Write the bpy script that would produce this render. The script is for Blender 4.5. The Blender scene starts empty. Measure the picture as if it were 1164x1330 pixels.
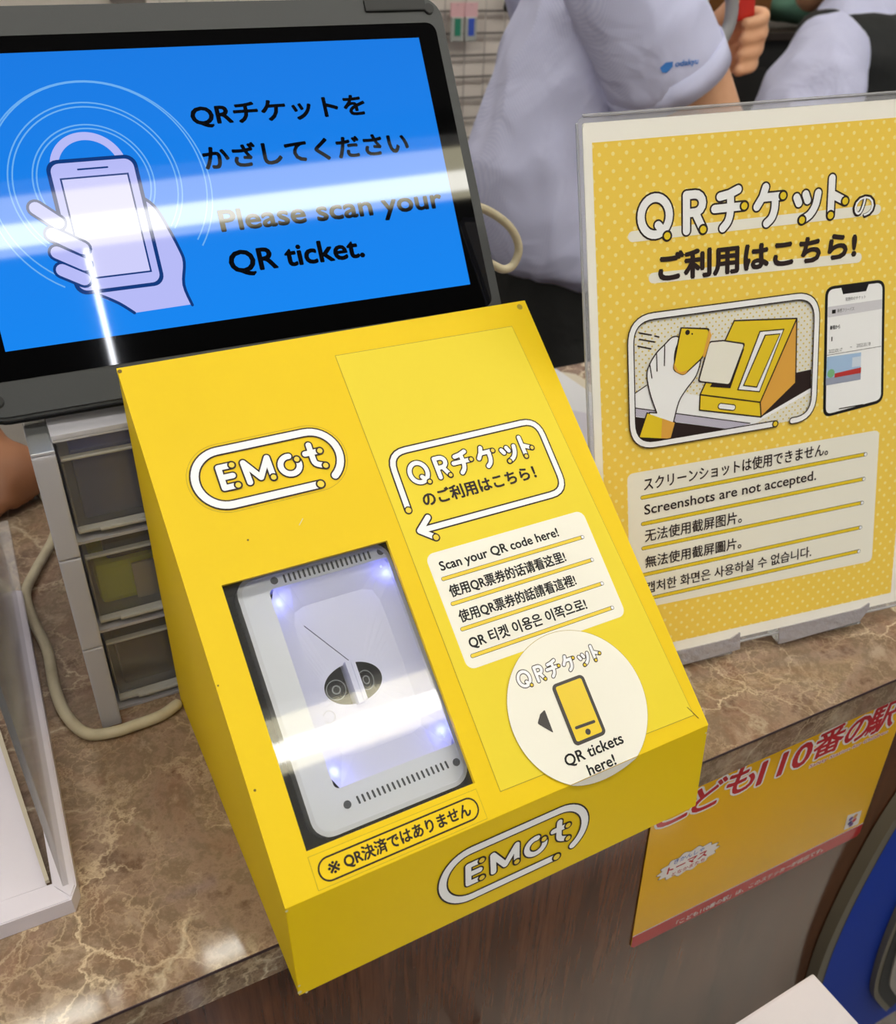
import bpy, bmesh, math, random
from mathutils import Vector, Matrix, noise
from mathutils.bvhtree import BVHTree
random.seed(7)
SC = bpy.context.scene
COL = SC.collection
PI = math.pi

# ------------------------------------------------------------------ camera
CAM = Vector((-0.0535, -0.2775, 0.4499))
RX = Vector((0.8911389657, -0.4529461669, 0.0266667154))
RY = Vector((-0.2334929012, -0.5081864699, -0.8289919040))
RZ = Vector((0.3890403692, 0.7325204992, -0.5586244797))
cd = bpy.data.cameras.new('camera')
cam = bpy.data.objects.new('camera', cd)
COL.objects.link(cam)
cam.matrix_world = Matrix((
    (RX.x, -RY.x, -RZ.x, CAM.x), (RX.y, -RY.y, -RZ.y, CAM.y),
    (RX.z, -RY.z, -RZ.z, CAM.z), (0, 0, 0, 1)))
cd.sensor_fit = 'HORIZONTAL'
cd.sensor_width = 36
cd.lens = 1165.44 / 1164 * 36
cd.shift_y = 22.94 / 1164
cd.clip_start = 0.02
cd.dof.use_dof = True
cd.dof.focus_distance = 0.52
cd.dof.aperture_fstop = 14
SC.camera = cam

# ------------------------------------------------------------------ world, exposure
w = bpy.data.worlds.new('world')
SC.world = w
w.use_nodes = True
w.node_tree.nodes['Background'].inputs[0].default_value = (1.0, 0.97, 0.95, 1)
w.node_tree.nodes['Background'].inputs[1].default_value = 0.17
SC.view_settings.view_transform = 'Standard'
SC.view_settings.look = 'None'
SC.view_settings.gamma = 1
SC.view_settings.use_curve_mapping = False
SC.view_settings.exposure = 0.30
TUBE = 16.5        # radiance of the fluorescent tubes
SHADE = 5.5        # radiance of the lit white reflector / diffuser
LED = 40.0

# ------------------------------------------------------------------ materials
def lin(c):
    out = []
    for v in c:
        v = v / 255
        out.append(v / 12.92 if v <= 0.04045 else ((v + 0.055) / 1.055) ** 2.4)
    return (*out, 1)

def mat(name, rgb, rough=0.5, metal=0.0, coat=0.0, spec=0.5, emit=None, es=1.0, bump=None, trans=0.0, alpha=1.0, vary=None):
    m = bpy.data.materials.new(name)
    m.use_nodes = True
    nt = m.node_tree
    b = nt.nodes['Principled BSDF']
    b.inputs['Base Color'].default_value = lin(rgb)
    b.inputs['Roughness'].default_value = rough
    b.inputs['Metallic'].default_value = metal
    b.inputs['Coat Weight'].default_value = coat
    b.inputs['Coat Roughness'].default_value = 0.06
    b.inputs['Specular IOR Level'].default_value = spec
    b.inputs['Transmission Weight'].default_value = trans
    b.inputs['Alpha'].default_value = alpha
    if emit:
        b.inputs['Emission Color'].default_value = lin(emit)
        b.inputs['Emission Strength'].default_value = es
    if bump or vary:
        tc = nt.nodes.new('ShaderNodeTexCoord')
    if vary:                                   # (scale, second colour, amount)
        n = nt.nodes.new('ShaderNodeTexNoise')
        n.inputs['Scale'].default_value = vary[0]
        n.inputs['Detail'].default_value = 5
        nt.links.new(tc.outputs['Object'], n.inputs['Vector'])
        r = nt.nodes.new('ShaderNodeMapRange')
        r.inputs[1].default_value = 0.4; r.inputs[2].default_value = 0.75
        r.inputs[3].default_value = 0; r.inputs[4].default_value = vary[2]
        nt.links.new(n.outputs['Fac'], r.inputs[0])
        mx = nt.nodes.new('ShaderNodeMix'); mx.data_type = 'RGBA'
        mx.inputs[6].default_value = lin(rgb); mx.inputs[7].default_value = lin(vary[1])
        nt.links.new(r.outputs[0], mx.inputs[0])
        nt.links.new(mx.outputs[2], b.inputs['Base Color'])
    if bump:                                   # (scale, strength, distance)
        n = nt.nodes.new('ShaderNodeTexNoise')
        n.inputs['Scale'].default_value = bump[0]
        n.inputs['Detail'].default_value = 4
        nt.links.new(tc.outputs['Object'], n.inputs['Vector'])
        bp = nt.nodes.new('ShaderNodeBump')
        bp.inputs['Strength'].default_value = bump[1]
        bp.inputs['Distance'].default_value = bump[2]
        nt.links.new(n.outputs['Fac'], bp.inputs['Height'])
        nt.links.new(bp.outputs['Normal'], b.inputs['Normal'])
    return m

def clear_mat(name, rgb=(250, 252, 255), opac=0.06, rough=0.02, ior=1.45):
    """thin clear plastic: see-through with a real Fresnel gloss"""
    m = bpy.data.materials.new(name); m.use_nodes = True
    nt = m.node_tree; nt.nodes.clear()
    out = nt.nodes.new('ShaderNodeOutputMaterial')
    tr = nt.nodes.new('ShaderNodeBsdfTransparent')
    df = nt.nodes.new('ShaderNodeBsdfDiffuse'); df.inputs[0].default_value = lin(rgb)
    gl = nt.nodes.new('ShaderNodeBsdfGlossy'); gl.inputs['Roughness'].default_value = rough
    fr = nt.nodes.new('ShaderNodeFresnel'); fr.inputs[0].default_value = ior
    a = nt.nodes.new('ShaderNodeMixShader'); a.inputs[0].default_value = opac
    b = nt.nodes.new('ShaderNodeMixShader')
    nt.links.new(tr.outputs[0], a.inputs[1]); nt.links.new(df.outputs[0], a.inputs[2])
    nt.links.new(fr.outputs[0], b.inputs[0])
    nt.links.new(a.outputs[0], b.inputs[1]); nt.links.new(gl.outputs[0], b.inputs[2])
    nt.links.new(b.outputs[0], out.inputs[0])
    return m

def emit_mat(name, rgb, s):
    m = bpy.data.materials.new(name); m.use_nodes = True
    nt = m.node_tree; nt.nodes.clear()
    out = nt.nodes.new('ShaderNodeOutputMaterial')
    e = nt.nodes.new('ShaderNodeEmission')
    e.inputs[0].default_value = lin(rgb); e.inputs[1].default_value = s
    nt.links.new(e.outputs[0], out.inputs[0])
    return m

def math_n(nt, op, a, b=None, c=None):
    n = nt.nodes.new('ShaderNodeMath'); n.operation = op
    for i, v in enumerate((a, b, c)):
        if v is None: continue
        if isinstance(v, (int, float)): n.inputs[i].default_value = v
        else: nt.links.new(v, n.inputs[i])
    return n.outputs[0]

def dot_mat(name, base, dot, px, py, r, rough=0.35):
    """printed staggered dot pattern (flat print)"""
    m = mat(name, base, rough); nt = m.node_tree; b = nt.nodes['Principled BSDF']
    tc = nt.nodes.new('ShaderNodeTexCoord'); sp = nt.nodes.new('ShaderNodeSeparateXYZ')
    nt.links.new(tc.outputs['Object'], sp.inputs[0])
    ds = []
    for off in (0.0, 0.5):
        fx = math_n(nt, 'SUBTRACT', math_n(nt, 'FRACT', math_n(nt, 'ADD', math_n(nt, 'DIVIDE', sp.outputs[0], px), off + 50)), 0.5)
        fy = math_n(nt, 'SUBTRACT', math_n(nt, 'FRACT', math_n(nt, 'ADD', math_n(nt, 'DIVIDE', sp.outputs[1], py), off + 50)), 0.5)
        x = math_n(nt, 'MULTIPLY', fx, px); y = math_n(nt, 'MULTIPLY', fy, py)
        ds.append(math_n(nt, 'SQRT', math_n(nt, 'ADD', math_n(nt, 'MULTIPLY', x, x), math_n(nt, 'MULTIPLY', y, y))))
    d = math_n(nt, 'MINIMUM', ds[0], ds[1])
    f = math_n(nt, 'LESS_THAN', d, r)
    mx = nt.nodes.new('ShaderNodeMix'); mx.data_type = 'RGBA'
    mx.inputs[6].default_value = lin(base); mx.inputs[7].default_value = lin(dot)
    nt.links.new(f, mx.inputs[0]); nt.links.new(mx.outputs[2], b.inputs['Base Color'])
    return m

def ramp(nt, fac, stops):
    r = nt.nodes.new('ShaderNodeValToRGB')
    e = r.color_ramp.elements
    while len(e) < len(stops): e.new(0.5)
    for i, (p, c) in enumerate(stops):
        e[i].position = p; e[i].color = lin(c)
    nt.links.new(fac, r.inputs[0])
    return r.outputs[0]

def noise_n(nt, vec, scale, detail=6, rough=0.6, dist=0.0):
    n = nt.nodes.new('ShaderNodeTexNoise')
    n.inputs['Scale'].default_value = scale; n.inputs['Detail'].default_value = detail
    n.inputs['Roughness'].default_value = rough; n.inputs['Distortion'].default_value = dist
    nt.links.new(vec, n.inputs['Vector'])
    return n

def marble_mat():
    m = mat('brown marble laminate', (120, 98, 78), 0.06, spec=0.35)
    nt = m.node_tree; b = nt.nodes['Principled BSDF']
    tc = nt.nodes.new('ShaderNodeTexCoord'); v = tc.outputs['Object']
    big = noise_n(nt, v, 17, 12, 0.72, 0.25)
    base = ramp(nt, big.outputs['Fac'], [(0.30, (84, 64, 52)), (0.40, (118, 95, 78)), (0.47, (150, 126, 108)), (0.53, (128, 108, 88)), (0.60, (164, 142, 122)), (0.72, (184, 168, 146))])
    # rusty patches
    rp = noise_n(nt, v, 16, 6, 0.6, 1.0)
    rf = nt.nodes.new('ShaderNodeMapRange'); rf.inputs[1].default_value = 0.52; rf.inputs[2].default_value = 0.72; rf.inputs[4].default_value = 0.55
    nt.links.new(rp.outputs['Fac'], rf.inputs[0])
    m1 = nt.nodes.new('ShaderNodeMix'); m1.data_type = 'RGBA'; m1.inputs[7].default_value = lin((136, 96, 74))
    nt.links.new(rf.outputs[0], m1.inputs[0]); nt.links.new(base, m1.inputs[6])
    # veins: warped voronoi edges
    wv = noise_n(nt, v, 14, 6, 0.65)
    vm = nt.nodes.new('ShaderNodeVectorMath'); vm.operation = 'MULTIPLY_ADD'
    vm.inputs[1].default_value = (0.07, 0.07, 0.07)
    nt.links.new(wv.outputs['Color'], vm.inputs[0]); nt.links.new(v, vm.inputs[2])
    cur = m1.outputs[2]
    for sc, wd, col, amt, msc in ((7, 0.022, (240, 226, 196), 0.95, 6), (17, 0.03, (228, 206, 174), 0.8, 10), (38, 0.06, (204, 180, 150), 0.6, 9), (90, .1, (190, 164, 136), .5, 14)):
        vo = nt.nodes.new('ShaderNodeTexVoronoi'); vo.feature = 'DISTANCE_TO_EDGE'
        vo.inputs['Scale'].default_value = sc
        nt.links.new(vm.outputs[0], vo.inputs['Vector'])
        mr = nt.nodes.new('ShaderNodeMapRange'); mr.inputs[1].default_value = 0; mr.inputs[2].default_value = wd
        mr.inputs[3].default_value = 1; mr.inputs[4].default_value = 0
        nt.links.new(vo.outputs['Distance'], mr.inputs[0])
        mk = noise_n(nt, v, msc, 3, 0.5)
        mk2 = nt.nodes.new('ShaderNodeMapRange'); mk2.inputs[1].default_value = 0.44; mk2.inputs[2].default_value = 0.60; mk2.inputs[4].default_value = amt
        nt.links.new(mk.outputs['Fac'], mk2.inputs[0])
        f = math_n(nt, 'MULTIPLY', math_n(nt, 'POWER', mr.outputs[0], 1.6), mk2.outputs[0])
        mx = nt.nodes.new('ShaderNodeMix'); mx.data_type = 'RGBA'; mx.inputs[7].default_value = lin(col)
        nt.links.new(f, mx.inputs[0]); nt.links.new(cur, mx.inputs[6])
        cur = mx.outputs[2]
    nt.links.new(cur, b.inputs['Base Color'])
    return m

def wood_mat():
    m = mat('brown wood laminate', (88, 58, 40), 0.22, spec=0.6, coat=.2)
    nt = m.node_tree; b = nt.nodes['Principled BSDF']; b.inputs['Coat Roughness'].default_value = .2
    tc = nt.nodes.new('ShaderNodeTexCoord')
    mp = nt.nodes.new('ShaderNodeMapping'); mp.inputs['Scale'].default_value = (1, 1, 0.05)
    nt.links.new(tc.outputs['Object'], mp.inputs[0])
    g = noise_n(nt, mp.outputs[0], 260, 6, 0.6)
    g2 = noise_n(nt, mp.outputs[0], 30, 3, 0.5)
    s = math_n(nt, 'ADD', math_n(nt, 'MULTIPLY', g.outputs['Fac'], 0.6), math_n(nt, 'MULTIPLY', g2.outputs['Fac'], 0.4))
    c = ramp(nt, s, [(0.36, (66, 36, 20)), (0.5, (98, 56, 33)), (0.64, (120, 72, 45))])
    nt.links.new(c, b.inputs['Base Color'])
    bp = nt.nodes.new('ShaderNodeBump'); bp.inputs['Strength'].default_value = 0.15; bp.inputs['Distance'].default_value = 0.0003
    nt.links.new(g.outputs['Fac'], bp.inputs['Height']); nt.links.new(bp.outputs['Normal'], b.inputs['Normal'])
    return m

def stripe_cloth(name, a, bcol):
    m = mat(name, a, 0.85, spec=0.2); nt = m.node_tree; b = nt.nodes['Principled BSDF']
    tc = nt.nodes.new('ShaderNodeTexCoord')
    wv = nt.nodes.new('ShaderNodeTexWave'); wv.inputs['Scale'].default_value = 170; wv.inputs['Distortion'].default_value = 0.6
    wv.inputs['Detail'].default_value = 1; wv.inputs['Detail Scale'].default_value = 0.3
    wv.bands_direction = 'X'
    nt.links.new(tc.outputs['Object'], wv.inputs[0])
    nt.links.new(ramp(nt, wv.outputs['Fac'], [(0.35, bcol), (0.6, a)]), b.inputs['Base Color'])
    n = noise_n(nt, tc.outputs['Object'], 9, 3, 0.5, 0.6)
    bp = nt.nodes.new('ShaderNodeBump'); bp.inputs['Strength'].default_value = 0.5; bp.inputs['Distance'].default_value = 0.03
    nt.links.new(n.outputs['Fac'], bp.inputs['Height']); nt.links.new(bp.outputs['Normal'], b.inputs['Normal'])
    return m

YEL = mat('yellow card', (243, 207, 8), 0.55, spec=0.3, vary=(6, (234, 198, 8), 0.5), bump=(60, 0.06, 0.001))
YELS = mat('yellow sticker vinyl', (240, 216, 50), 0.55, spec=0.3)
YLINE = mat('sticker cut line', (176, 150, 20), 0.5)
PWHITE = mat('white print', (252, 252, 255), 0.5)
PDARK = mat('dark print', (44, 30, 29), 0.55, spec=.3)
PYEL = mat('yellow print', (240, 208, 40), 0.35)
CREAM = mat('cream sticker white', (246, 242, 230), 0.5)
INK = mat('ink', (24, 22, 24), 0.55, spec=.3)
GREYTRI = mat('charcoal print', (62, 56, 56), 0.4)
MARBLE = marble_mat()
WOOD = wood_mat()
EDGE = mat('dark edge strip', (62, 42, 48), 0.3)
GLASSBLK = mat('black screen glass', (3, 3, 4), 0.03, spec=0.5)
BODYG = mat('dark grey plastic body', (52, 54, 56), 0.5, bump=(900, 0.15, 0.0004))
BODYD = mat('black rubber trim', (22, 22, 24), 0.55)
CABLE = mat('beige cable', (196, 186, 160), 0.5, vary=(60, (160, 148, 122), 0.6))
SCANG = mat('light grey scanner plastic', (232, 236, 244), 0.4)
SCANL = mat('pale scanner inner', (226, 228, 250), 0.4)
SLOT = mat('dark slot', (70, 74, 80), 0.6)
BLACKIN = mat('black inner lining', (8, 8, 10), 0.7, spec=.2)
PAPER = mat('white paper', (226, 226, 232), 0.6)
PAPER2 = mat('lavender white board', (224, 218, 230), 0.4, vary=(12, (206, 200, 214), 0.5))
BEIGE = mat('beige board', (196, 186, 168), 0.6)
SKIN = mat('skin', (222, 170, 134), 0.5, vary=(20, (206, 146, 112), 0.6))
SKIND = mat('shaded skin', (150, 98, 66), 0.5)  # darker skin copy, the shadow on the forearm is put into its colour
SHIRT = stripe_cloth('lavender blue pinstripe shirt', (204, 206, 236), (195, 198, 231))
TROUS = mat('black trousers', (13, 14, 15), 0.8, bump=(12, 0.4, 0.02))
VEST = mat('black vest', (26, 28, 30), 0.8, bump=(14, 0.4, 0.02))
HAIR = mat('black hair', (20, 16, 14), 0.5)
WALLM = mat('off white wall', (205, 196, 188), 0.8)
WIRE = mat('grey wire', (112, 106, 104), 0.5)
CEILM = mat('grey ceiling', (84, 84, 84), 0.9)
FLOORM = mat('polished pale grey floor', (74, 70, 66), 0.10, spec=1.0, coat=1.0, vary=(3, (60, 58, 55), 0.6))
FROST = clear_mat('frosted drawer plastic', (214, 212, 222), 0.62, 0.4)
FROSTL = clear_mat('clear drawer front', (232, 230, 234), 0.11, 0.15)
CLEAR = clear_mat('clear acrylic', (250, 250, 255), 0.16, 0.1, 1.08)
CLEARR = clear_mat('clear laminate', (225, 225, 232), 0.28, 0.15, 1.3)
PANE = clear_mat('window acrylic', (230, 230, 235), 0.03, 0.03, 1.5)
SILVER = mat('wrinkled clear plastic', (188, 183, 190), 0.2, metal=0.3, bump=(160, 0.8, 0.003), alpha=0.9)
DOTY = dot_mat('yellow dotted print', (252, 214, 88), (255, 232, 150), 0.0088, 0.0096, 0.00115)
DOTW = dot_mat('cream dotted print', (238, 234, 222), (226, 200, 90), 0.0046, 0.0050, 0.00062)

# ------------------------------------------------------------------ helpers
def link(name, me, parent=None):
    o = bpy.data.objects.new(name, me)
    COL.objects.link(o)
    if parent: o.parent = parent
    return o

def tag(o, label=None, cat=None, group=None, kind=None):
    if label: o['label'] = label
    if cat: o['category'] = cat
    if group: o['group'] = group
    if kind: o['kind'] = kind
    return o

def thing(name, label, cat, M=None, group=None):
    o = link(name, None)
    if M is not None: o.matrix_world = M
    return tag(o, label, cat, group)

def mesh_obj(name, bm, mats, parent=None, smooth=False):
    me = bpy.data.meshes.new(name)
    bmesh.ops.recalc_face_normals(bm, faces=bm.faces[:])
    if smooth:
        for f in bm.faces: f.smooth = True
    bm.to_mesh(me); bm.free()
    for m in (mats if isinstance(mats, (list, tuple)) else [mats]): me.materials.append(m)
    return link(name, me, parent)

def box(bm, x0, x1, y0, y1, z0, z1, bev=0.0, mi=0):
    r = bmesh.ops.create_cube(bm, size=1)
    vs = r['verts']
    for v in vs:
        v.co = Vector((x0 + (v.co.x + .5) * (x1 - x0), y0 + (v.co.y + .5) * (y1 - y0), z0 + (v.co.z + .5) * (z1 - z0)))
    fs = {f for v in vs for f in v.link_faces}
    for f in fs: f.material_index = mi
    if bev:
        es = {e for v in vs for e in v.link_edges}
        bmesh.ops.bevel(bm, geom=list(es), offset=bev, segments=2, affect='EDGES', profile=0.6)
    return bm

def boxo(name, dims, m, parent=None, bev=0.0, M=None):
    bm = bmesh.new(); box(bm, *dims, bev=bev)
    if M is not None: bmesh.ops.transform(bm, matrix=M, verts=bm.verts[:])
    return mesh_obj(name, bm, m, parent)

def prism(bm, pts, z0, z1, mi=0, bev=0.0):
    vs = [bm.verts.new((p[0], p[1], z0)) for p in pts]
    f = bm.faces.new(vs); f.material_index = mi
    r = bmesh.ops.extrude_face_region(bm, geom=[f])
    nv = [g for g in r['geom'] if isinstance(g, bmesh.types.BMVert)]
    for v in nv: v.co.z = z1
    for v in nv:
        for ff in v.link_faces: ff.material_index = mi
    if bev:
        top = [e for v in nv for e in v.link_edges if all(u in nv for u in e.verts)]
        bmesh.ops.bevel(bm, geom=list(set(top)), offset=bev, segments=2, affect='EDGES')

def rrect(x0, y0, x1, y1, r, n=6):
    out = []
    for cx, cy, a in ((x1 - r, y1 - r, 0), (x0 + r, y1 - r, 90), (x0 + r, y0 + r, 180), (x1 - r, y0 + r, 270)):
        for i in range(n + 1):
            t = math.radians(a + 90 * i / n)
            out.append((cx + r * math.cos(t), cy + r * math.sin(t)))
    return out

def arc(cx, cy, rx, ry, a0, a1, n=16):
    return [(cx + rx * math.cos(math.radians(a0 + (a1 - a0) * i / n)), cy + ry * math.sin(math.radians(a0 + (a1 - a0) * i / n))) for i in range(n + 1)]

def smooth_path(pts, n=6):
    out = []
    P = [Vector(p) for p in pts]
    for i in range(len(P) - 1):
        p0 = P[max(i - 1, 0)]; p1 = P[i]; p2 = P[i + 1]; p3 = P[min(i + 2, len(P) - 1)]
        for k in range(n):
            t = k / n
            out.append(0.5 * ((2 * p1) + (p2 - p0) * t + (2 * p0 - 5 * p1 + 4 * p2 - p3) * t * t + (3 * p1 - p0 - 3 * p2 + p3) * t ** 3))
    out.append(P[-1])
    return out

def tube(bm, pts, rad, seg=12, cap=True):
    """tube through 3-D points; rad a number or a list of radii"""
    P = [Vector(p) for p in pts]
    R = rad if isinstance(rad, (list, tuple)) else [rad] * len(P)
    up = None; rings = []
    if cap:   # round ends
        d0 = (P[0] - P[1]).normalized(); d1 = (P[-1] - P[-2]).normalized()
        a = [(P[0] + d0 * R[0] * math.sin(t), R[0] * max(math.cos(t), .08)) for t in (1.45, 1.0, 0.5)]
        b = [(P[-1] + d1 * R[-1] * math.sin(t), R[-1] * max(math.cos(t), .08)) for t in (0.5, 1.0, 1.45)]
        P = [q for q, _ in a] + P + [q for q, _ in b]; R = [q for _, q in a] + list(R) + [q for _, q in b]
    for i, p in enumerate(P):
        d = (P[min(i + 1, len(P) - 1)] - P[max(i - 1, 0)]).normalized()
        if up is None:
            up = Vector((0, 0, 1)) if abs(d.z) < 0.9 else Vector((1, 0, 0))
        s = d.cross(up).normalized(); up = s.cross(d).normalized()
        rings.append([bm.verts.new(p + R[i] * (math.cos(2 * PI * k / seg) * s + math.sin(2 * PI * k / seg) * up)) for k in range(seg)])
    for a, b in zip(rings, rings[1:]):
        for k in range(seg):
            bm.faces.new((a[k], a[(k + 1) % seg], b[(k + 1) % seg], b[k]))
    bm.faces.new(rings[0]); bm.faces.new(list(reversed(rings[-1])))

def rings_loft(bm, rings, seg=28):
    """horizontal ellipses (cx,cy,z,rx,ry)"""
    L = []
    for cx, cy, z, rx, ry in rings:
        L.append([bm.verts.new((cx + rx * math.cos(2 * PI * k / seg), cy + ry * math.sin(2 * PI * k / seg), z)) for k in range(seg)])
    for a, b in zip(L, L[1:]):
        for k in range(seg): bm.faces.new((a[k], a[(k + 1) % seg], b[(k + 1) % seg], b[k]))
    bm.faces.new(L[0]); bm.faces.new(list(reversed(L[-1])))

def ball(bm, c, r, sc=(1, 1, 1), sub=3, R=None):
    M = Matrix.Translation(c) @ (R.to_4x4() if R is not None else Matrix.Identity(4)) @ Matrix.Diagonal((r * sc[0], r * sc[1], r * sc[2], 1))
    bmesh.ops.create_icosphere(bm, subdivisions=sub, radius=1, matrix=M)

def fused(name, bm, m, parent, voxel=0.008, smooth=4, fold=0.0, fscale=9, seed=0):
    """fuse intersecting shapes into one continuous skin"""
    me = bpy.data.meshes.new('tmp'); bm.to_mesh(me); bm.free()
    o = link('tmp', me)
    md = o.modifiers.new('r', 'REMESH'); md.mode = 'VOXEL'; md.voxel_size = voxel; md.use_smooth_shade = True
    sm = o.modifiers.new('s', 'SMOOTH'); sm.iterations = smooth; sm.factor = 0.6
    dg = bpy.context.evaluated_depsgraph_get(); dg.update()
    me2 = bpy.data.meshes.new_from_object(o.evaluated_get(dg))
    bpy.data.objects.remove(o)
    me2.name = name
    if fold:
        nv = [v.normal.copy() for v in me2.vertices]
        for v, n in zip(me2.vertices, nv):
            p = v.co
            q = Vector((p.x * fscale + seed, p.y * fscale, p.z * fscale * 0.55))
            h = noise.noise(q + Vector((noise.noise(q * 0.7) * 1.5, 0, 0)))
            h2 = 1 - abs(noise.noise(q * 1.9 + Vector((3, 5, 1)))) * 2
            v.co = p + n * fold * (h * 0.8 + h2 * 0.5)
    for p in me2.polygons: p.use_smooth = True
    me2.materials.clear(); me2.materials.append(m)
    return link(name, me2, parent)

# ---- flat print: polygons, strokes and lettering laid in thin layers on a real surface
_tc = {}
def text_mesh(s):
    if s not in _tc:
        cu = bpy.data.curves.new('t', 'FONT'); cu.body = s; cu.size = 1; cu.resolution_u = 3
        o = bpy.data.objects.new('t', cu); COL.objects.link(o)
        dg = bpy.context.evaluated_depsgraph_get(); dg.update()
        me = bpy.data.meshes.new_from_object(o.evaluated_get(dg))
        V = [(v.co.x, v.co.y) for v in me.vertices]; F = [tuple(p.vertices) for p in me.polygons]
        bpy.data.objects.remove(o); bpy.data.meshes.remove(me)
        _tc[s] = (V, F)
    return _tc[s]

class Art:
    def __init__(self, scale=0.001, dz=0.00007, z0=0.0002):
        self.V = []; self.F = []; self.MI = []; self.mats = []; self.s = scale; self.dz = dz; self.z0 = z0; self.n = 0
    def mi(self, m):
        if m not in self.mats: self.mats.append(m)
        return self.mats.index(m)
    def raw(self, V, F, m, layer):
        self.n += 1      # every piece of print lies a hair above the last, never in one plane with it
        b = len(self.V); z = self.z0 + self.dz * (layer + .85 * (self.n % 29) / 29)
        self.V += [(x * self.s, y * self.s, z) for x, y in V]
        self.F += [tuple(i + b for i in f) for f in F]; self.MI += [self.mi(m)] * len(F)
    def poly(self, pts, m, layer=0):
        a = sum(pts[i][0] * pts[(i + 1) % len(pts)][1] - pts[(i + 1) % len(pts)][0] * pts[i][1] for i in range(len(pts)))
        if a < 0: pts = pts[::-1]
        self.raw(pts, [tuple(range(len(pts)))], m, layer)
    def disc(self, x, y, r, m, layer=0, n=20):
        self.poly([(x + r * math.cos(2 * PI * k / n), y + r * math.sin(2 * PI * k / n)) for k in range(n)], m, layer)
    def ring(self, cx, cy, rx, ry, w, m, layer=0, a0=0, a1=360, n=48):
        self.stroke(arc(cx, cy, rx, ry, a0, a1, n), w, m, layer, caps=False)
    def stroke(self, pts, w, m, layer=0, caps=True, joins=True):
        """one ribbon per smooth run, round caps, a disc at every sharp corner"""
        P = [Vector(pts[0])]
        for q in pts[1:]:
            if (Vector(q) - P[-1]).length > 1e-4: P.append(Vector(q))
        if len(P) < 2: return
        h = w / 2; closed = len(P) > 3 and (P[0] - P[-1]).length < 1e-3
        runs = [[P[0]]]
        for i in range(1, len(P) - 1):
            runs[-1].append(P[i])
            if (P[i] - P[i - 1]).angle(P[i + 1] - P[i]) > 0.9:
                self.disc(P[i].x, P[i].y, h, m, layer, 16); runs.append([P[i]])
        runs[-1].append(P[-1])
        whole = closed and len(runs) == 1
        for r in runs:
            V = []; n = len(r)
            for i, p in enumerate(r):
                if whole and i in (0, n - 1): a, b = r[1] - r[0], r[-1] - r[-2]
                else: a = r[min(i + 1, n - 1)] - r[i] if i < n - 1 else r[i] - r[i - 1]; b = r[i] - r[i - 1] if i else a
                a = a.normalized(); b = b.normalized(); t = (a + b).normalized(); k = h / max(t.dot(a), .5)
                V += [(p.x - t.y * k, p.y + t.x * k), (p.x + t.y * k, p.y - t.x * k)]
            self.raw(V, [(2 * i, 2 * i + 1, 2 * i + 3, 2 * i + 2) for i in range(n - 1)], m, layer)
        if caps and not whole:
            for p, q in ((P[0], P[1]), (P[-1], P[-2])):
                a = math.atan2((p - q).y, (p - q).x)
                self.poly([(p.x + h * math.cos(a + t * PI / 8), p.y + h * math.sin(a + t * PI / 8)) for t in range(-4, 5)], m, layer)
    def pipe(self, pts, w, line, layer=0, fill=None, out=None, ball=None, end=True):
        """white pipe with a dark outline, a yellow ball at its last point"""
        fill = fill or PWHITE; out = out or PDARK; ball = ball or PYEL
        self.stroke(pts, w + 2 * line, out, layer)
        self.stroke(pts, w, fill, layer + 1)
        if end:
            x, y = pts[-1]
            self.disc(x, y, w / 2 + line, out, layer + 2); self.disc(x, y, w / 2 - line * 0.15, ball, layer + 3)
    def text(self, s, x, y, w=None, h=None, m=None, layer=4, bold=0.0, x1=None, y1=None, size=None, outline=None, ol=0.0, shear=0.0):
        """lettering: baseline start (x,y), fitted to ink width w and ink height h (mm)"""
        V, F = text_mesh(s)
        if not V: return
        xs = [p[0] for p in V]; ys = [p[1] for p in V]
        ax, bx = min(xs), max(xs); ay, by = min(ys), max(ys)
        sy = size if size else (h / (by - ay) if h else w / (bx - ax))
        sx = w / (bx - ax) if w else sy
        oy = 0 if size else ay
        ang = math.atan2(y1 - y, x1 - x) if x1 is not None else 0
        c, sn = math.cos(ang), math.sin(ang)
        def put(dx, dy, mm, ly):
            O = []
            for px, py in V:
                a = (px - ax) * sx + dx; b = (py - oy) * sy + dy; a += b * shear
                O.append((x + c * a - sn * b, y + sn * a + c * b))
            self.raw(O, F, mm, ly)
        if outline:
            for k in range(12): put(ol * math.cos(k * PI / 6), ol * math.sin(k * PI / 6), outline, layer - 1)
        put(0, 0, m, layer)
        if bold:
            d = bold * sy
            for k in range(6): put(d * math.cos(k * PI / 3), d * math.sin(k * PI / 3), m, layer)
    def build(self, name, parent=None, M=None, thick=True):
        me = bpy.data.meshes.new(name)
        me.from_pydata([tuple(v) for v in self.V], [], self.F)
        for m in self.mats: me.materials.append(m)
        me.polygons.foreach_set('material_index', self.MI)
        o = link(name, me, parent)
        if M is not None: o.matrix_local = M
        return o

def frame(O, X, Y):
    X = Vector(X).normalized(); Y = Vector(Y); Y = (Y - X * Y.dot(X)).normalized(); Z = X.cross(Y)
    return Matrix(((X.x, Y.x, Z.x, O[0]), (X.y, Y.y, Z.y, O[1]), (X.z, Y.z, Z.z, O[2]), (0, 0, 0, 1)))

def corner_path(pts, r, n=6):
    """polyline with rounded inner corners"""
    out = [pts[0]]
    for i in range(1, len(pts) - 1):
        a, b, c = Vector(pts[i - 1]), Vector(pts[i]), Vector(pts[i + 1])
        u = (a - b).normalized(); v = (c - b).normalized()
        p, q = b + u * r, b + v * r
        for k in range(n + 1):
            t = k / n
            w_ = (1 - t) ** 2 * p + 2 * t * (1 - t) * b + t * t * q
            out.append((w_.x, w_.y))
    out.append(pts[-1])
    return out

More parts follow.
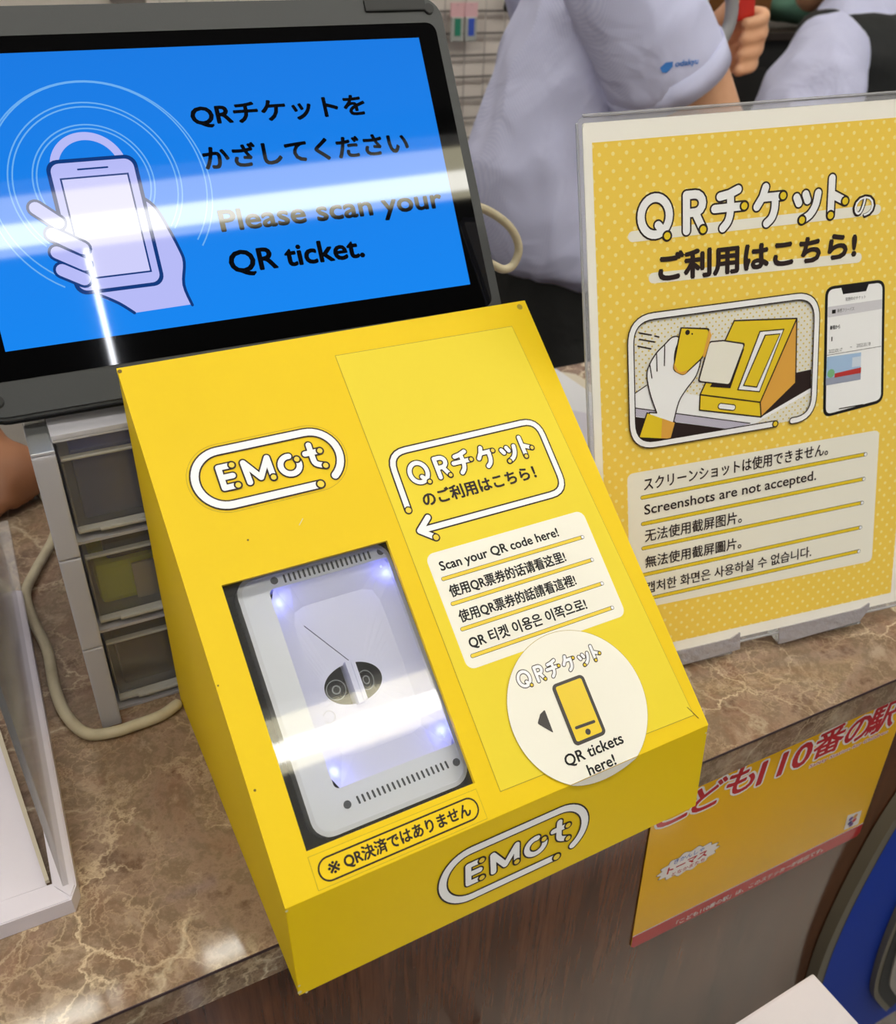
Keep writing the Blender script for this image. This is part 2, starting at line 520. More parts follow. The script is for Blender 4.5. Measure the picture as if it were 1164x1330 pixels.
def ticket_word(A, ox, oy, k, w=4.7, line=1.3, layer=2):
    """the rounded pipe lettering QR + katakana, in sign millimetres scaled by k"""
    T = lambda P: [(ox + (x - 28) * k, oy + (y - 286) * k) for x, y in P]
    G = [(arc(41, 300, 9.8, 11.0, 0, 360, 28), 0), ([(43, 294.5), (49.2, 287.5)], 1),
         ([(62.8, 289.2), (62.8, 310.6)], 0),
         ([(62.8, 310.6), (68.5, 310.6)] + arc(68.8, 305.2, 5.4, 5.4, 90, -90, 8) + [(62.8, 299.8)], 0),
         ([(69, 299.8), (74.6, 289)], 1),
         ([(86.6, 307.6), (93, 308.6), (99.6, 311)], 0),
         (smooth_list([(94, 308.8), (94.2, 299), (92.6, 292.5), (88.8, 288.4)]), 0),
         ([(82.8, 300.6), (104.2, 300.6)], 1),
         ([(119.6, 310.6), (117.5, 304.8), (113.4, 299.2)], 0),
         (smooth_list([(126.8, 304.2), (126.6, 297), (124.6, 291.6), (120.8, 288.4)]), 0),
         ([(118.4, 304.4), (132.6, 304.4)], 1),
         ([(142.8, 302.4), (144.6, 298.8)], 0), ([(149.6, 303.8), (151.2, 300)], 0),
         (smooth_list([(159, 303.8), (157.4, 296.6), (153.4, 291), (147.4, 288)]), 1),
         ([(169.2, 312), (169.2, 289)], 1), ([(169.2, 302.4), (180, 297)], 1)]
    for P, _ in G: A.stroke(T(P), (w + 2 * line) * k, PDARK, layer)
    for P, _ in G: A.stroke(T(P), w * k, PWHITE, layer + 1)
    for P, e in G:
        if e:
            x, y = T(P)[-1]
            A.disc(x, y, (w / 2 + line * .9) * k, PDARK, layer + 2); A.disc(x, y, (w / 2 - .25) * k, PYEL, layer + 3)

def smooth_list(P):
    return [(v.x, v.y) for v in smooth_path([(a, b, 0) for a, b in P], 4)]

def emot_logo(A, cx, cy, k, cut=True, ly=2):
    T = lambda P: [(cx + (x - 61.9) * k, cy + (y - 216) * k) for x, y in P]
    if cut:
        sp = [(37, 196.0)] + arc(37, 216, 20.2, 20.0, 270, 90, 20) + arc(86.6, 216, 20.2, 20.0, 90, -90, 20) + [(37, 196.0)]
        A.stroke(T(sp), 0.22, YLINE, 0)
    W, Ln = 4.2 * k, 0.86 * k
    rg = arc(86.8, 216, 15.9, 15.9, -55, 90, 16) + arc(37, 216, 15.9, 15.9, 90, 270, 22) + [(86.2, 199.9)]
    A.pipe(T(rg), W * .98, Ln, ly)
    w = 3.2 * k
    G = [([(35, 222.2), (35, 210.2)], 0), ([(35, 216.2), (41.2, 216.2)], 0), ([(35, 222.2), (42.4, 222.2)], 1), ([(35, 210.2), (42.4, 210.2)], 1),
         ([(49.0, 210.2), (48.6, 222), (55.6, 211.6), (62, 222), (62.2, 210)], 1),
         (arc(73.2, 214.8, 5.3, 5.3, 82, 388, 20), 1),
         (smooth_list([(87, 224), (86.9, 217), (87.6, 212.4), (92.6, 209.9)]), 1), ([(83.4, 219.2), (92.2, 219.2)], 1)]
    for P, _ in G: A.stroke(T(P), w + 2 * Ln, PDARK, ly)
    for P, _ in G: A.stroke(T(P), w, PWHITE, ly + 1)
    for P, e in G:
        if e:
            x, y = T(P)[-1]
            A.disc(x, y, w / 2 + Ln, PDARK, ly + 2); A.disc(x, y, w / 2 - Ln * .1, PYEL, ly + 3)

def bar_line(A, x0, y0, x1, y1, w=2.4, line=0.28, layer=2):
    A.stroke([(x0, y0), (x1, y1)], w, PDARK, layer); A.stroke([(x0, y0), (x1, y1)], w - 2 * line, PYEL, layer + 1)
    A.disc(x1, y1, w / 2, PDARK, layer + 2); A.disc(x1, y1, w / 2 - line, PWHITE, layer + 3)

# ================================================================== STRUCTURE
FZ = -0.95
def struct(name, dims, m): return tag(boxo(name, dims, m), kind='structure')
struct('floor', (-4, 5, -4, 3.2, FZ - 0.05, FZ), FLOORM)
struct('wall_back', (-4, 5, 1.95, 2.03, FZ, 2.5), WALLM)
struct('ceiling', (-4, 5, -4, 2.03, 2.5, 2.55), CEILM)

# ------------------------------------------------------------------ ceiling lamps
TUBEM2 = emit_mat('added fill tube', (255, 252, 244), 18.0)  # glow of the added fill row above the counter
SHADEM2 = emit_mat('added fill diffuser', (255, 250, 236), 7.0)
TUBEM = emit_mat('fluorescent tube light', (255, 252, 240), TUBE)
SHADEM = emit_mat('lit lamp diffuser', (255, 246, 210), SHADE)
LAMPW = mat('white lamp housing', (235, 235, 235), 0.5)
def lamp(x0, x1, y, label, hw=0.118, group=None, tm=None, sm=None):
    t = thing('ceiling_lamp', label, 'lamp', Matrix.Translation(((x0 + x1) / 2, y, 2.5)), group)
    L = (x1 - x0) / 2
    boxo('housing', (-L, L, -hw - 0.01, hw + 0.01, -0.06, 0), LAMPW, t)
    boxo('reflector', (-L + .005, L - .005, -hw, hw, -0.064, -0.0605), sm or SHADEM, t)
    bm = bmesh.new(); tube(bm, [(-L + .02, 0, -0.100), (L - .02, 0, -0.100)], 0.036 if hw > .1 else .026, 14)
    mesh_obj('tube', bm, tm or TUBEM, t, True)
    for e in (-1, 1):
        boxo('lamp_holder', (e * L - (.02 if e > 0 else 0), e * L + (.02 if e < 0 else 0), -.03, .03, -0.14, -0.064), LAMPW, t)
    return t
for i, (a, b) in enumerate(((-3.04, -0.62), (-0.60, 1.82), (1.84, 4.26))):
    lamp(a, b, -1.55, ('leftmost', 'middle', 'rightmost')[i] + ' of three long white strip lamps over the customer side', group='strip lamps over the customer side')
for i, (a, b) in enumerate(((-1.5, -0.26), (-0.20, 0.03), (0.03, 1.27), (1.4, 2.64))):
    if i == 1: continue
    lamp(a, b, 1.535, ('left', '', 'middle', 'right')[i] + ' of three slim strip lamps over the staff side', hw=0.06, group='strip lamps over the staff side')
for i, (a, b) in enumerate(((-3.04, -0.62), (-0.60, 1.82), (1.84, 4.26))):  # unseen fill row, added so upward faces come out brighter than the fronts
    lamp(a, b, -0.42, ('left', 'middle', 'right')[i] + ' of three unseen fill lamps added straight over the counter', group='added fill lamps over the counter', tm=TUBEM2, sm=SHADEM2)
# LED bead strip running away from the customers' row of lamps
t = thing('led_strip', 'narrow LED bead strip on the ceiling, mirrored as a beaded streak in the screen', 'lamp', Matrix.Translation((0.016, -2.3, 2.5)))
boxo('channel', (-.012, .012, -.62, .62, -.012, 0), LAMPW, t)
bm = bmesh.new()
for k in range(44): box(bm, -.0075, .0075, -.60 + k * .0275, -.60 + k * .0275 + .017, -.02, -.0125)
tag(mesh_obj('led_beads', bm, emit_mat('led light', (245, 248, 255), LED), t), kind='stuff')

# ================================================================== COUNTER
t = thing('service_counter', 'long counter with brown marble top and dark wood front panel', 'counter')
bm = bmesh.new(); box(bm, -1.6, 2.4, 0.0, 0.575, -0.0258, 0.0)
mesh_obj('counter_top', bm, MARBLE, t)
boxo('edge_seam', (-1.6, 2.4, -0.0006, 0.0, -0.0014, 0.0004), EDGE, t)
boxo('front_panel', (-1.6, 2.4, 0.004, 0.03, FZ + 0.08, -0.0258), WOOD, t)
boxo('plinth', (-1.6, 2.4, 0.03, 0.05, FZ, FZ + 0.08), BODYD, t)
boxo('back_panel', (-1.6, 2.4, 0.53, 0.55, FZ, -0.0258), WOOD, t)

# ================================================================== YELLOW SCANNER HOUSING
YAW = 0.0215
MB = Matrix.Rotation(YAW, 4, 'Z')
W = 0.26; YT, ZT, YB, ZB, YF = 0.202, 0.247, -0.0251, 0.0654, -0.0316
hb = thing('scanner_housing', 'bright yellow wedge-shaped card housing with a scanner window, overhanging the counter edge', 'ticket reader', MB)
FS = frame((0, YB, ZB), (1, 0, 0), (0, YT - YB, ZT - ZB))     # slope face, local
FF = frame((0, YF, 0.0002), (1, 0, 0), (0, YB - YF, ZB))      # front face, local
SL = math.hypot(YT - YB, ZT - ZB)
TH = 0.003
# sloping panel with window opening
win = [(0.0175, 0.0203), (0.1108, 0.0200), (0.1116, 0.1588), (0.0178, 0.1590)]
def holed(name, outer, hole, M, m, parent, th):
    bm = bmesh.new()
    o1 = [bm.verts.new((x, y, 0)) for x, y in outer]; h1 = [bm.verts.new((x, y, 0)) for x, y in hole]
    o2 = [bm.verts.new((x, y, -th)) for x, y in outer]; h2 = [bm.verts.new((x, y, -th)) for x, y in hole]
    for i in range(4):
        j = (i + 1) % 4
        bm.faces.new((o1[i], o1[j], h1[j], h1[i])); bm.faces.new((o2[i], h2[i], h2[j], o2[j]))
        bm.faces.new((o1[i], o2[i], o2[j], o1[j])); bm.faces.new((h1[i], h1[j], h2[j], h2[i]))
    o = mesh_obj(name, bm, m, parent); o.matrix_local = M
    return o
holed('sloping_panel', [(0, 0), (W, 0), (W, SL), (0, SL)], win, FS, YEL, hb, TH)
bm = bmesh.new()
HF = math.hypot(YB - YF, ZB)
box(bm, 0, W, 0, HF, -TH, 0, bev=0.0006)
o = mesh_obj('front_panel', bm, YEL, hb); o.matrix_local = FF
# side panels: profile in the y-z plane
for x0, x1 in ((0.0, TH), (W - TH, W)):
    bm = bmesh.new()
    pr = [(YF + .0004, 0.0003), (YB + .0004, ZB - .0005), (YT, ZT - .0008), (YT, 0.0003)]
    a = [bm.verts.new((x0 + 0.0002, y, z)) for y, z in pr]; b = [bm.verts.new((x1 - 0.0002, y, z)) for y, z in pr]
    bm.faces.new(a); bm.faces.new(b[::-1])
    for i in range(4):
        j = (i + 1) % 4; bm.faces.new((a[i], b[i], b[j], a[j]))
    mesh_obj('side_panel', bm, YEL, hb)
boxo('back_panel', (TH, W - TH, YT - TH, YT, 0.0003, ZT - 0.004), YEL, hb)
# dark inner lining around the window
bm = bmesh.new()
box(bm, .0125, .1165, .0145, .1645, -.052, -.050)
for d in ((.0125, .0135, .0145, .1645), (.1155, .1165, .0145, .1645), (.0125, .1165, .0145, .0155), (.0125, .1165, .1635, .1645)):
    box(bm, d[0], d[1], d[2], d[3], -.052, -.0035)
o = mesh_obj('inner_lining', bm, BLACKIN, hb); o.matrix_local = FS
bm = bmesh.new(); prism(bm, rrect(.0145, .017, .1145, .162, .001, 2), -.0050, -.0036)
o = mesh_obj('window_pane', bm, PANE, hb)
o.matrix_local = FS @ Matrix.Translation((0, .09, -.0045)) @ Matrix.Rotation(-.0068, 4, 'X') @ Matrix.Translation((0, -.09, .0045))

# --- upper logo
A = Art(); emot_logo(A, 61.9, 216, 1.0); A.build('logo_sticker', hb, FS)
# --- information sticker
A = Art()
q = [(121, 275.6), (243, 274.2), (253.2, 8.0), (122.2, 10.8)]
A.poly(q, YLINE, 0); A.poly([(121.3, 275.2), (242.7, 273.8), (252.9, 8.4), (122.5, 11.2)], YELS, 1)
fr_ = corner_path([(129.9, 172.4), (130.6, 208.2), (232.2, 208.2), (232.2, 159.0), (132.4, 159.0)], 11)
hd = [(139.6, 165.4), (132.0, 159.0), (139.9, 152.8)]
for P in (fr_, hd): A.stroke(P, 5.1, PDARK, 2)
for P in (fr_, hd): A.stroke(P, 3.3, PWHITE, 3)
for x, y in (fr_[0], hd[-1]): A.disc(x, y, 2.45, PDARK, 4); A.disc(x, y, 1.7, PYEL, 5)
ticket_word(A, 137.0, 185.0, 0.555, layer=4)
A.text('のご利用はこちら！', 140.6, 171.6, w=76, h=8.6, m=PDARK, layer=4, bold=0.034)
A.poly(rrect(129.5, 76.0, 237.2, 144.6, 5), CREAM, 2)
for (ya, yb, s, wd, y0, hh) in ((128.6, 128.5, 'Scan your QR code here!', 79.5, 131.6, 7.0), (113.6, 113.6, '使用QR票券的话请看这里!', 77.6, 116.7, 7.4), (98.5, 98.2, '使用QR票券的話請看這裡!', 78, 101.6, 7.4), (82.8, 82.7, 'QR 티켓 이용은 이쪽으로!', 78.4, 86.0, 7.6)):
    bar_line(A, 134.9, ya, 229.9, yb, layer=3)
    A.text(s, 135.7, y0, w=wd, h=hh, m=INK, layer=4, bold=0.026)
A.build('info_sticker', hb, FS)
# --- notice sticker
A = Art()
A.poly([(17.1, 17.7), (110.1, 17.1), (110.4, 1.0), (17.1, 1.4)], YLINE, 0)
A.poly([(17.3, 17.5), (109.9, 16.9), (110.2, 1.2), (17.3, 1.6)], YEL, 1)
A.poly(rrect(19.6, 3.0, 108.0, 14.9, 5.9, 8), PDARK, 2); A.poly(rrect(20.5, 3.9, 107.1, 14.0, 5.0, 8), YEL, 3)
A.text('※', 24.6, 6.0, w=6.0, h=5.6, m=PDARK, layer=4, bold=0.01)
A.text('QR決済ではありません', 33.0, 5.4, w=70.0, h=7.2, m=PDARK, layer=4, bold=0.032)
A.build('notice_sticker', hb, FS)
# --- round sticker, folded over the front edge
ccx, ccy, cr = 184.4, 36.9, 43.6
A = Art(z0=0.0009)
for r, m, l in ((cr, YLINE, 0), (cr - .25, CREAM, 1)):
    h = math.sqrt(max(r * r - ccy * ccy, 0))
    a0 = math.degrees(math.atan2(-ccy, h)); a1 = 180 - a0
    A.poly(arc(ccx, ccy, r, r, a0, a1, 80), m, l)
ticket_word(A, 154.0, 56.4, 0.366, layer=2)
A.poly(rrect(172.6, 17.4, 194.2, 53.0, 3), GREYTRI, 3); A.poly(rrect(174.8, 19.4, 192.2, 51.2, 1.2), PYEL, 4)
A.stroke([(177.6, 26.6), (189.4, 26.2)], 1.7, GREYTRI, 5); A.disc(183.5, 22.3, 1.7, GREYTRI, 5)
A.poly(corner_path([(160, 40.6), (163.6, 42.0), (163.4, 28.6), (156.4, 36.4), (160, 40.6)], 1.0), GREYTRI, 3)
A.text('QR tickets', 163.6, 8.2, w=38.6, h=7.2, m=INK, layer=4, bold=0.02)
A.text('here!', 174.6, 0.4, w=18.0, h=5.8, m=INK, layer=4, bold=0.02)
A.build('round_sticker', hb, FS)
A = Art(z0=0.0009)
for r, m, l in ((cr, YLINE, 0), (cr - .25, CREAM, 1)):
    h = math.sqrt(r * r - ccy * ccy); a0 = math.degrees(math.atan2(-ccy, h))
    A.poly([(x, y + HF * 1000 + .3) for x, y in arc(ccx, ccy, r, r, 180 - a0, 360 + a0, 30)], m, l)
A.build('round_sticker_flap', hb, FF)
# --- front logo
A = Art(); emot_logo(A, 128.0, 32.0, 1.115, cut=False); A.build('front_logo', hb, FF)
# --- little scars of the card
A = Art(z0=.0003)
SC_ = mat('worn card brown', (120, 96, 30), 0.7); SW = mat('worn card white', (225, 215, 170), 0.7)
A.poly([(250.6, 14), (251.4, 13.6), (255.6, 5.4), (254.9, 5.6)], SC_, 0)
A.disc(254.2, 286.6, 2.0, mat('grey thumb mark', (176, 150, 30), .6), 0)
for x, y, r in ((3, 56, .7), (1.2, 288.6, 1.2), (38, 179, .6), (1.2, 110, .5)): A.disc(x, y, r, SC_, 0, 7)
A.stroke([(67, 180), (70, 183)], .5, SW, 0)
tag(A.build('scuff_marks', hb, FS), kind='stuff')
A = Art(z0=.0003)
for x, y, r in ((.6, 3, 1.2), (.8, 8, .8), (.5, 64, .8), (4, .6, .8), (258.6, 60, .7)): A.disc(x, y, r, SW, 0, 6)
tag(A.build('scuff_marks', hb, FF), kind='stuff')

# ================================================================== SCANNER BEHIND THE WINDOW
FD = MB @ FS @ Matrix.Translation((0, 0, -0.014))
sc = thing('code_scanner', 'light grey code scanner lit by blue corner lamps behind the yellow housing window', 'scanner', FD)
mm = lambda P: [(x / 1000, y / 1000) for x, y in P]
def ring_prism(outer, inner, z0, z1, m, name, parent):
    """ring plate: outer and inner outlines with the same point count"""
    bm = bmesh.new(); n = len(outer)
    o1 = [bm.verts.new((x, y, z1)) for x, y in outer]; i1 = [bm.verts.new((x, y, z1)) for x, y in inner]
    o0 = [bm.verts.new((x, y, z0)) for x, y in outer]; i0 = [bm.verts.new((x, y, z0)) for x, y in inner]
    for k in range(n):
        j = (k + 1) % n
        bm.faces.new((o1[k], o1[j], i1[j], i1[k])); bm.faces.new((o1[k], o0[k], o0[j], o1[j]))
        bm.faces.new((i1[k], i1[j], i0[j], i0[k])); bm.faces.new((o0[k], i0[k], i0[j], o0[j]))
    return mesh_obj(name, bm, m, parent)
X0, X1, Y0, Y1 = .0262, .1150, .0215, .1625
ring_prism(rrect(X0, Y0, X1, Y1, .010), rrect(.0430, .0425, .1140, .1530, .003), -.012, .0, SCANG, 'face_frame', sc)
ring_prism(rrect(X0 - .0002, Y0 - .0002, X1, Y1 + .0002, .0102), rrect(X0 + .0022, Y0 + .0022, X1 - .0022, Y1 - .0022, .008), -.0125, .0008, mat('white rim plastic', (222, 225, 232), .3), 'rim', sc)
# funnel: tapering inner well
BLUEG = emit_mat('blue corner lamp', (120, 130, 255), 3.0)
hx, hy = .0742, .0925
def ray_rect(x0, y0, x1, y1, n=48, p=9):
    out = []
    for k in range(n):
        t = 2 * PI * k / n; c, s_ = math.cos(t), math.sin(t)
        r = (abs(c / ((x1 - x0) / 2)) ** p + abs(s_ / ((y1 - y0) / 2)) ** p) ** (-1 / p)
        out.append(((x0 + x1) / 2 + r * c, (y0 + y1) / 2 + r * s_))
    return out
top = ray_rect(.0422, .0417, .1148, .1538, p=60); bot = ray_rect(.052, .056, .104, .141)
bm = bmesh.new()
a = [bm.verts.new((x, y, -.001)) for x, y in top]; b = [bm.verts.new((x, y, -.009)) for x, y in bot]
for k in range(len(a)):
    j = (k + 1) % len(a); bm.faces.new((a[k], a[j], b[j], b[k]))
mesh_obj('light_well', bm, SCANL, sc, False)
bm = bmesh.new()
eye = [(hx + .0168 * math.cos(2 * PI * k / 48), hy + .0112 * math.sin(2 * PI * k / 48)) for k in range(48)]
b = [bm.verts.new((x, y, -.009)) for x, y in bot]; e = [bm.verts.new((x, y, -.013)) for x, y in eye]
for k in range(len(b)):
    j = (k + 1) % len(b); bm.faces.new((b[k], b[j], e[j], e[k]))
mesh_obj('well_floor', bm, SCANL, sc, False)
bm = bmesh.new(); prism(bm, [(hx + .018 * math.cos(2 * PI * k / 32), hy + .013 * math.sin(2 * PI * k / 32)) for k in range(32)], -.022, -.0205)
mesh_obj('camera_recess', bm, BLACKIN, sc)
bm = bmesh.new(); box(bm, hx - .0022, hx + .0022, hy - .012, hy + .012, -.0205, -.0075, bev=.0004)
box(bm, hx + .0008, hx + .0030, hy - .011, hy + .011, -.0205, -.0065)
mesh_obj('divider_fin', bm, SCANL, sc)
for dx, rr in ((-.0088, 1), (.0092, .8)):
    bm = bmesh.new()
    for r0, r1, z in ((.0052, .0058, -.0195), (.0018, .0026, -.0190)):
        n = 28
        va = [bm.verts.new((hx + dx + r0 * rr * math.cos(2 * PI * k / n), hy + r0 * math.sin(2 * PI * k / n), z)) for k in range(n)]
        vb = [bm.verts.new((hx + dx + r1 * rr * math.cos(2 * PI * k / n), hy + r1 * math.sin(2 * PI * k / n), z)) for k in range(n)]
        for k in range(n): bm.faces.new((va[k], va[(k + 1) % n], vb[(k + 1) % n], vb[k]))
    mesh_obj('lens', bm, mat('lens ring', (120, 126, 128), .3), sc)
A = Art(z0=.0002)
for k in range(19): A.stroke([(52.6 + k * 2.86, 35.2), (53.0 + k * 2.86, 32.0)], 1.15, SLOT, 0)
for k in range(19): A.stroke([(53.4 + k * 2.78, 158.6), (53.4 + k * 2.78, 155.0)], 1.2, SLOT, 0)
for x, y in ((46.6, 33.4), (110.0, 33.0), (47.6, 157.2), (110.6, 157.0)): A.disc(x, y, 2.1, SLOT, 0)
tag(A.build('vent_slots', sc), kind='stuff')
A = Art(z0=-.0085); A.ring(50.3 + 4, 82 - 3, 3.2, 3.2, .35, mat('faint ring mark', (186, 188, 200), .4), 0, n=24)
A.build('ring_mark', sc)
bm = bmesh.new(); tube(bm, [(.0566, .1295, -.0055), (.0738, .1045, -.0062)], .00025, 6)
mesh_obj('hair_wire', bm, mat('dark wire', (50, 52, 90), .4), sc)
for x, y, dx, dy in ((.0465, .1495, .35, -1), (.1095, .1495, .0, -1), (.0470, .0465, .1, 1), (.1100, .0475, -.35, 1)):
    L = Vector((dx, dy)).normalized()
    bm = bmesh.new(); tube(bm, [(x, y, -.0040), (x + L.x * .004, y + L.y * .004, -.0048)], [.0014, .0008], 10)
    bl = mesh_obj('blue_lamp', bm, BLUEG, sc, True)
    ld = bpy.data.lights.new('blue_glow', 'POINT'); ld.color = (.16, .20, 1.0); ld.energy = .0024; ld.shadow_soft_size = .003; ld.specular_factor = 0
    lo = bpy.data.objects.new('blue_glow', ld); COL.objects.link(lo); lo.parent = bl; lo.location = (x + L.x * .005, y + L.y * .005, -.0015)

# ================================================================== CONVERTIBLE LAPTOP IN TENT MODE
MT = frame((-0.0555, 0.2113, 0.2614), (0.99897607, -0.04188404, 0.01710376), (0.00766988, 0.52936929, 0.84835684))
KL = 1.07
MT = Matrix.Translation(CAM) @ Matrix.Scale(KL, 4) @ Matrix.Translation(-CAM) @ MT
lp = thing('laptop', 'dark grey convertible laptop standing in tent mode on the drawer unit, screen lit blue', 'computer', MT)
bm = bmesh.new(); prism(bm, [(x, y) for x, y in rrect(-.0196, -.0345, .2852, .1745, .013, 8)], -.0110, -.0004, bev=.0015)
mesh_obj('lid', bm, BODYG, lp)
bm = bmesh.new(); prism(bm, rrect(-.0206, -.0356, .2862, .1735, .014, 8), -.0125, -.0105)
mesh_obj('rubber_edge', bm, BODYD, lp)
bm = bmesh.new(); prism(bm, rrect(-.0135, -.0150, .2785, .1585, .006, 6), -.0012, .0)
mesh_obj('screen_glass', bm, GLASSBLK, lp)
# printed colours of the lit display
def scr(name, rgb, es): return mat(name, (2, 2, 3), 0.03, emit=rgb, es=es * .82)
SBLUE = scr('screen blue', (20, 128, 236), 1.0)
nt = SBLUE.node_tree; b_ = nt.nodes['Principled BSDF']
tcn = nt.nodes.new('ShaderNodeTexCoord'); sp = nt.nodes.new('ShaderNodeSeparateXYZ'); nt.links.new(tcn.outputs['Object'], sp.inputs[0])
mr = nt.nodes.new('ShaderNodeMapRange'); mr.inputs[1].default_value = 0; mr.inputs[2].default_value = .15; nt.links.new(sp.outputs[1], mr.inputs[0])
nt.links.new(ramp(nt, mr.outputs[0], [(0, (22, 134, 240)), (1, (24, 122, 226))]), b_.inputs['Emission Color'])
SRING = scr('screen ring', (110, 175, 240), 1.0); SLAV = scr('screen lavender', (182, 186, 246), 1.0)
SNAVY = scr('screen navy', (16, 60, 130), .9); SBLK = mat('screen black lettering', (4, 6, 14), 0.03); SWHT = scr('screen pale', (206, 206, 250), 1.0)
A = Art(z0=.00002, dz=.00003)
A.poly([(0, 0), (266, 0), (266, 149.7), (0, 149.7)], SBLUE, 1)
for cx, cy, r in ((66, 77, 57), (66, 79, 54.6), (64, 79.5, 43.4), (64, 79.5, 41.2), (63, 81, 30.4), (63, 81, 28.4)):
    n = 60
    A.stroke(arc(cx, cy, r, r, -38, 222 if r < 45 else 238, n), .75, SRING, 2, caps=False)
A.ring(62, 88, 17.5, 17.5, 4.2, SLAV, 3, 10, 170)
# arm, hand and telephone
A.poly(smooth_list([(84, 70), (90, 66), (94, 56), (98, 42), (99, 34), (96, 22), (98, 11)]) + [(67, 10.6)] + smooth_list([(60, 17), (52, 23), (60, 40)]), SLAV, 4)
A.stroke(smooth_list([(84, 72), (90, 66), (94, 56), (98, 42), (99, 34), (96, 22), (98, 10.6)]), 1.6, SNAVY, 5)
A.stroke(smooth_list([(67, 10.6), (60, 17), (50, 23.4)]), 1.6, SNAVY, 5)
A.poly(rrect(40.4, 23.4, 86.6, 94.2, 6), SNAVY, 6); A.poly(rrect(42.4, 25.4, 84.6, 92.2, 4.6), SLAV, 7)
A.poly([(46, 31), (81, 31), (81, 84.6), (46, 84.6)], SNAVY, 8); A.poly([(46.9, 31.9), (80.1, 31.9), (80.1, 83.7), (46.9, 83.7)], SWHT, 9)
A.stroke([(56, 88.4), (71, 88.4)], .9, SNAVY, 8)
for (p, q_) in (((31, 70.5), (40, 62)), ((36, 56.5), (49, 47.5)), ((36, 46.8), (48, 39)), ((36.5, 37.5), (46, 31.5))):
    A.stroke([p, q_], 9.2, SNAVY, 10); A.stroke([p, q_], 6.4, SLAV, 11)
A.text('QRチケットを', 120.9, 105.6, w=101.5, h=12.4, m=SBLK, layer=4, bold=0.036)
A.text('かざしてください', 122.4, 82.6, w=122.0, h=12.8, m=SBLK, layer=4, bold=0.036)
A.text('Please scan your', 123.4, 44.6, w=135, h=15.0, m=SBLK, layer=4, bold=0.03)
A.text('QR ticket.', 123.4, 22.6, w=79, h=14.2, m=SBLK, layer=4, bold=0.03)
A.build('display', lp)
for x0, x1 in ((.2375, .2725), (-.012, .0295)):                      # hinges at the top
    bm = bmesh.new(); tube(bm, [(x0, .1752, -.012), (x1, .1752, -.012)], .0085, 16); 
    mesh_obj('hinge', bm, mat('hinge metal', (30, 30, 32), .25, metal=.6), lp, True)
    boxo('hinge_cover', (x0 - .002, x1 + .002, .1655, .1725, -.004, .0010), BODYD, lp, bev=.0008)
for x, y in ((-.0095, -.0245), (.2765, .1665)):
    bm = bmesh.new(); prism(bm, [(x + .0032 * math.cos(2 * PI * k / 20), y + .0032 * math.sin(2 * PI * k / 20)) for k in range(20)], -.0006, .0009, bev=.0004)
    mesh_obj('rubber_foot', bm, BODYD, lp)
# keyboard half leaning the other way
bm = bmesh.new(); prism(bm, rrect(-.0196, 0, .2862, .1830, .013, 8), -.006, .006, bev=.0015)
o = mesh_obj('keyboard_base', bm, BODYG, lp)
hz = MT @ Vector((0, .1752, -.013))
MBASE = frame(hz + Vector((0, .010, -.006)), (0.99897607, -0.04188404, 0.017), (0, 0.33, -0.944)) @ Matrix.Scale(KL, 4)
o.matrix_local = MT.inverted() @ MBASE

# ================================================================== DRAWER UNIT
du = thing('drawer_unit', 'translucent three-drawer desktop storage unit under the laptop', 'drawers')
YF0 = 0.196; DX0, DX1 = -0.0568, 0.2000; DZ = 0.2078
bm = bmesh.new()
for i in range(3):
    z0 = .0005 + i * .0686; z1 = z0 + .0680
    box(bm, DX0, DX0 + .0125, YF0, YF0 + .225, z0, z1, bev=.0012)
    box(bm, DX1 - .0125, DX1, YF0 + .0125, YF0 + .225, z0, z1, bev=.0012)
    box(bm, DX0 + .0125, DX1 - .0125, YF0 + .0130, YF0 + .22, z0, z0 + .002)
tag(mesh_obj('side_frame', bm, FROST, du), 'frosted side frames')
bm = bmesh.new()
box(bm, DX0, DX0 + .0125, YF0 + .001, YF0 + .225, .2065, DZ, bev=.0012)
box(bm, DX0 + .0125, DX1, YF0 + .0130, YF0 + .225, DZ - .0015, DZ, bev=.0004)
box(bm, DX0 + .0125, DX1, YF0 + .0130, YF0 + .0150, DZ, .2110, bev=.0004)
mesh_obj('top_tray', bm, FROST, du)
for i in range(3):
    z0 = .006 + i * .0686; y0 = YF0 + .0205
    d = boxo('drawer', (DX0 + .0145, DX1 - .0145, y0, y0 + .0016, z0, z0 + .0595), FROSTL, du, bev=.0005)
    bm = bmesh.new()
    box(bm, DX0 + .0145, DX1 - .0145, y0 - .006, y0 - .0002, z0 + .0005, z0 + .0030, bev=.001)
    box(bm, DX0 + .0145, DX1 - .0145, y0 - .0045, y0 - .0002, z0 + .0490, z0 + .0510, bev=.0008)
    box(bm, -.030, .110, y0 - .0085, y0 - .006, z0 + .0010, z0 + .0035, bev=.001)
    mesh_obj('drawer_lip', bm, mat('frosted lip', (190, 188, 184), .3, alpha=.8), d)
    bm = bmesh.new()
    box(bm, DX0 + .0145, DX1 - .0145, y0 + .0018, YF0 + .215, z0, z0 + .0014)
    box(bm, DX0 + .0145, DX0 + .0158, y0 + .0018, YF0 + .215, z0, z0 + .045)
    box(bm, DX1 - .0158, DX1 - .0145, y0 + .0018, YF0 + .215, z0, z0 + .045)
    mesh_obj('drawer_tray', bm, FROST, d)
tag(boxo('folder', (-.036, .180, .2230, .240, .1460, .1930), mat('slate blue card', (98, 108, 172), .6), bev=.001), 'slate blue folder standing in the top drawer of the translucent unit', 'folder')
tag(boxo('plastic_case', (-.038, .150, .2260, .300, .0775, .1090), mat('lime green plastic', (216, 232, 30), .4), bev=.004), 'lime green plastic case in the middle drawer', 'case')
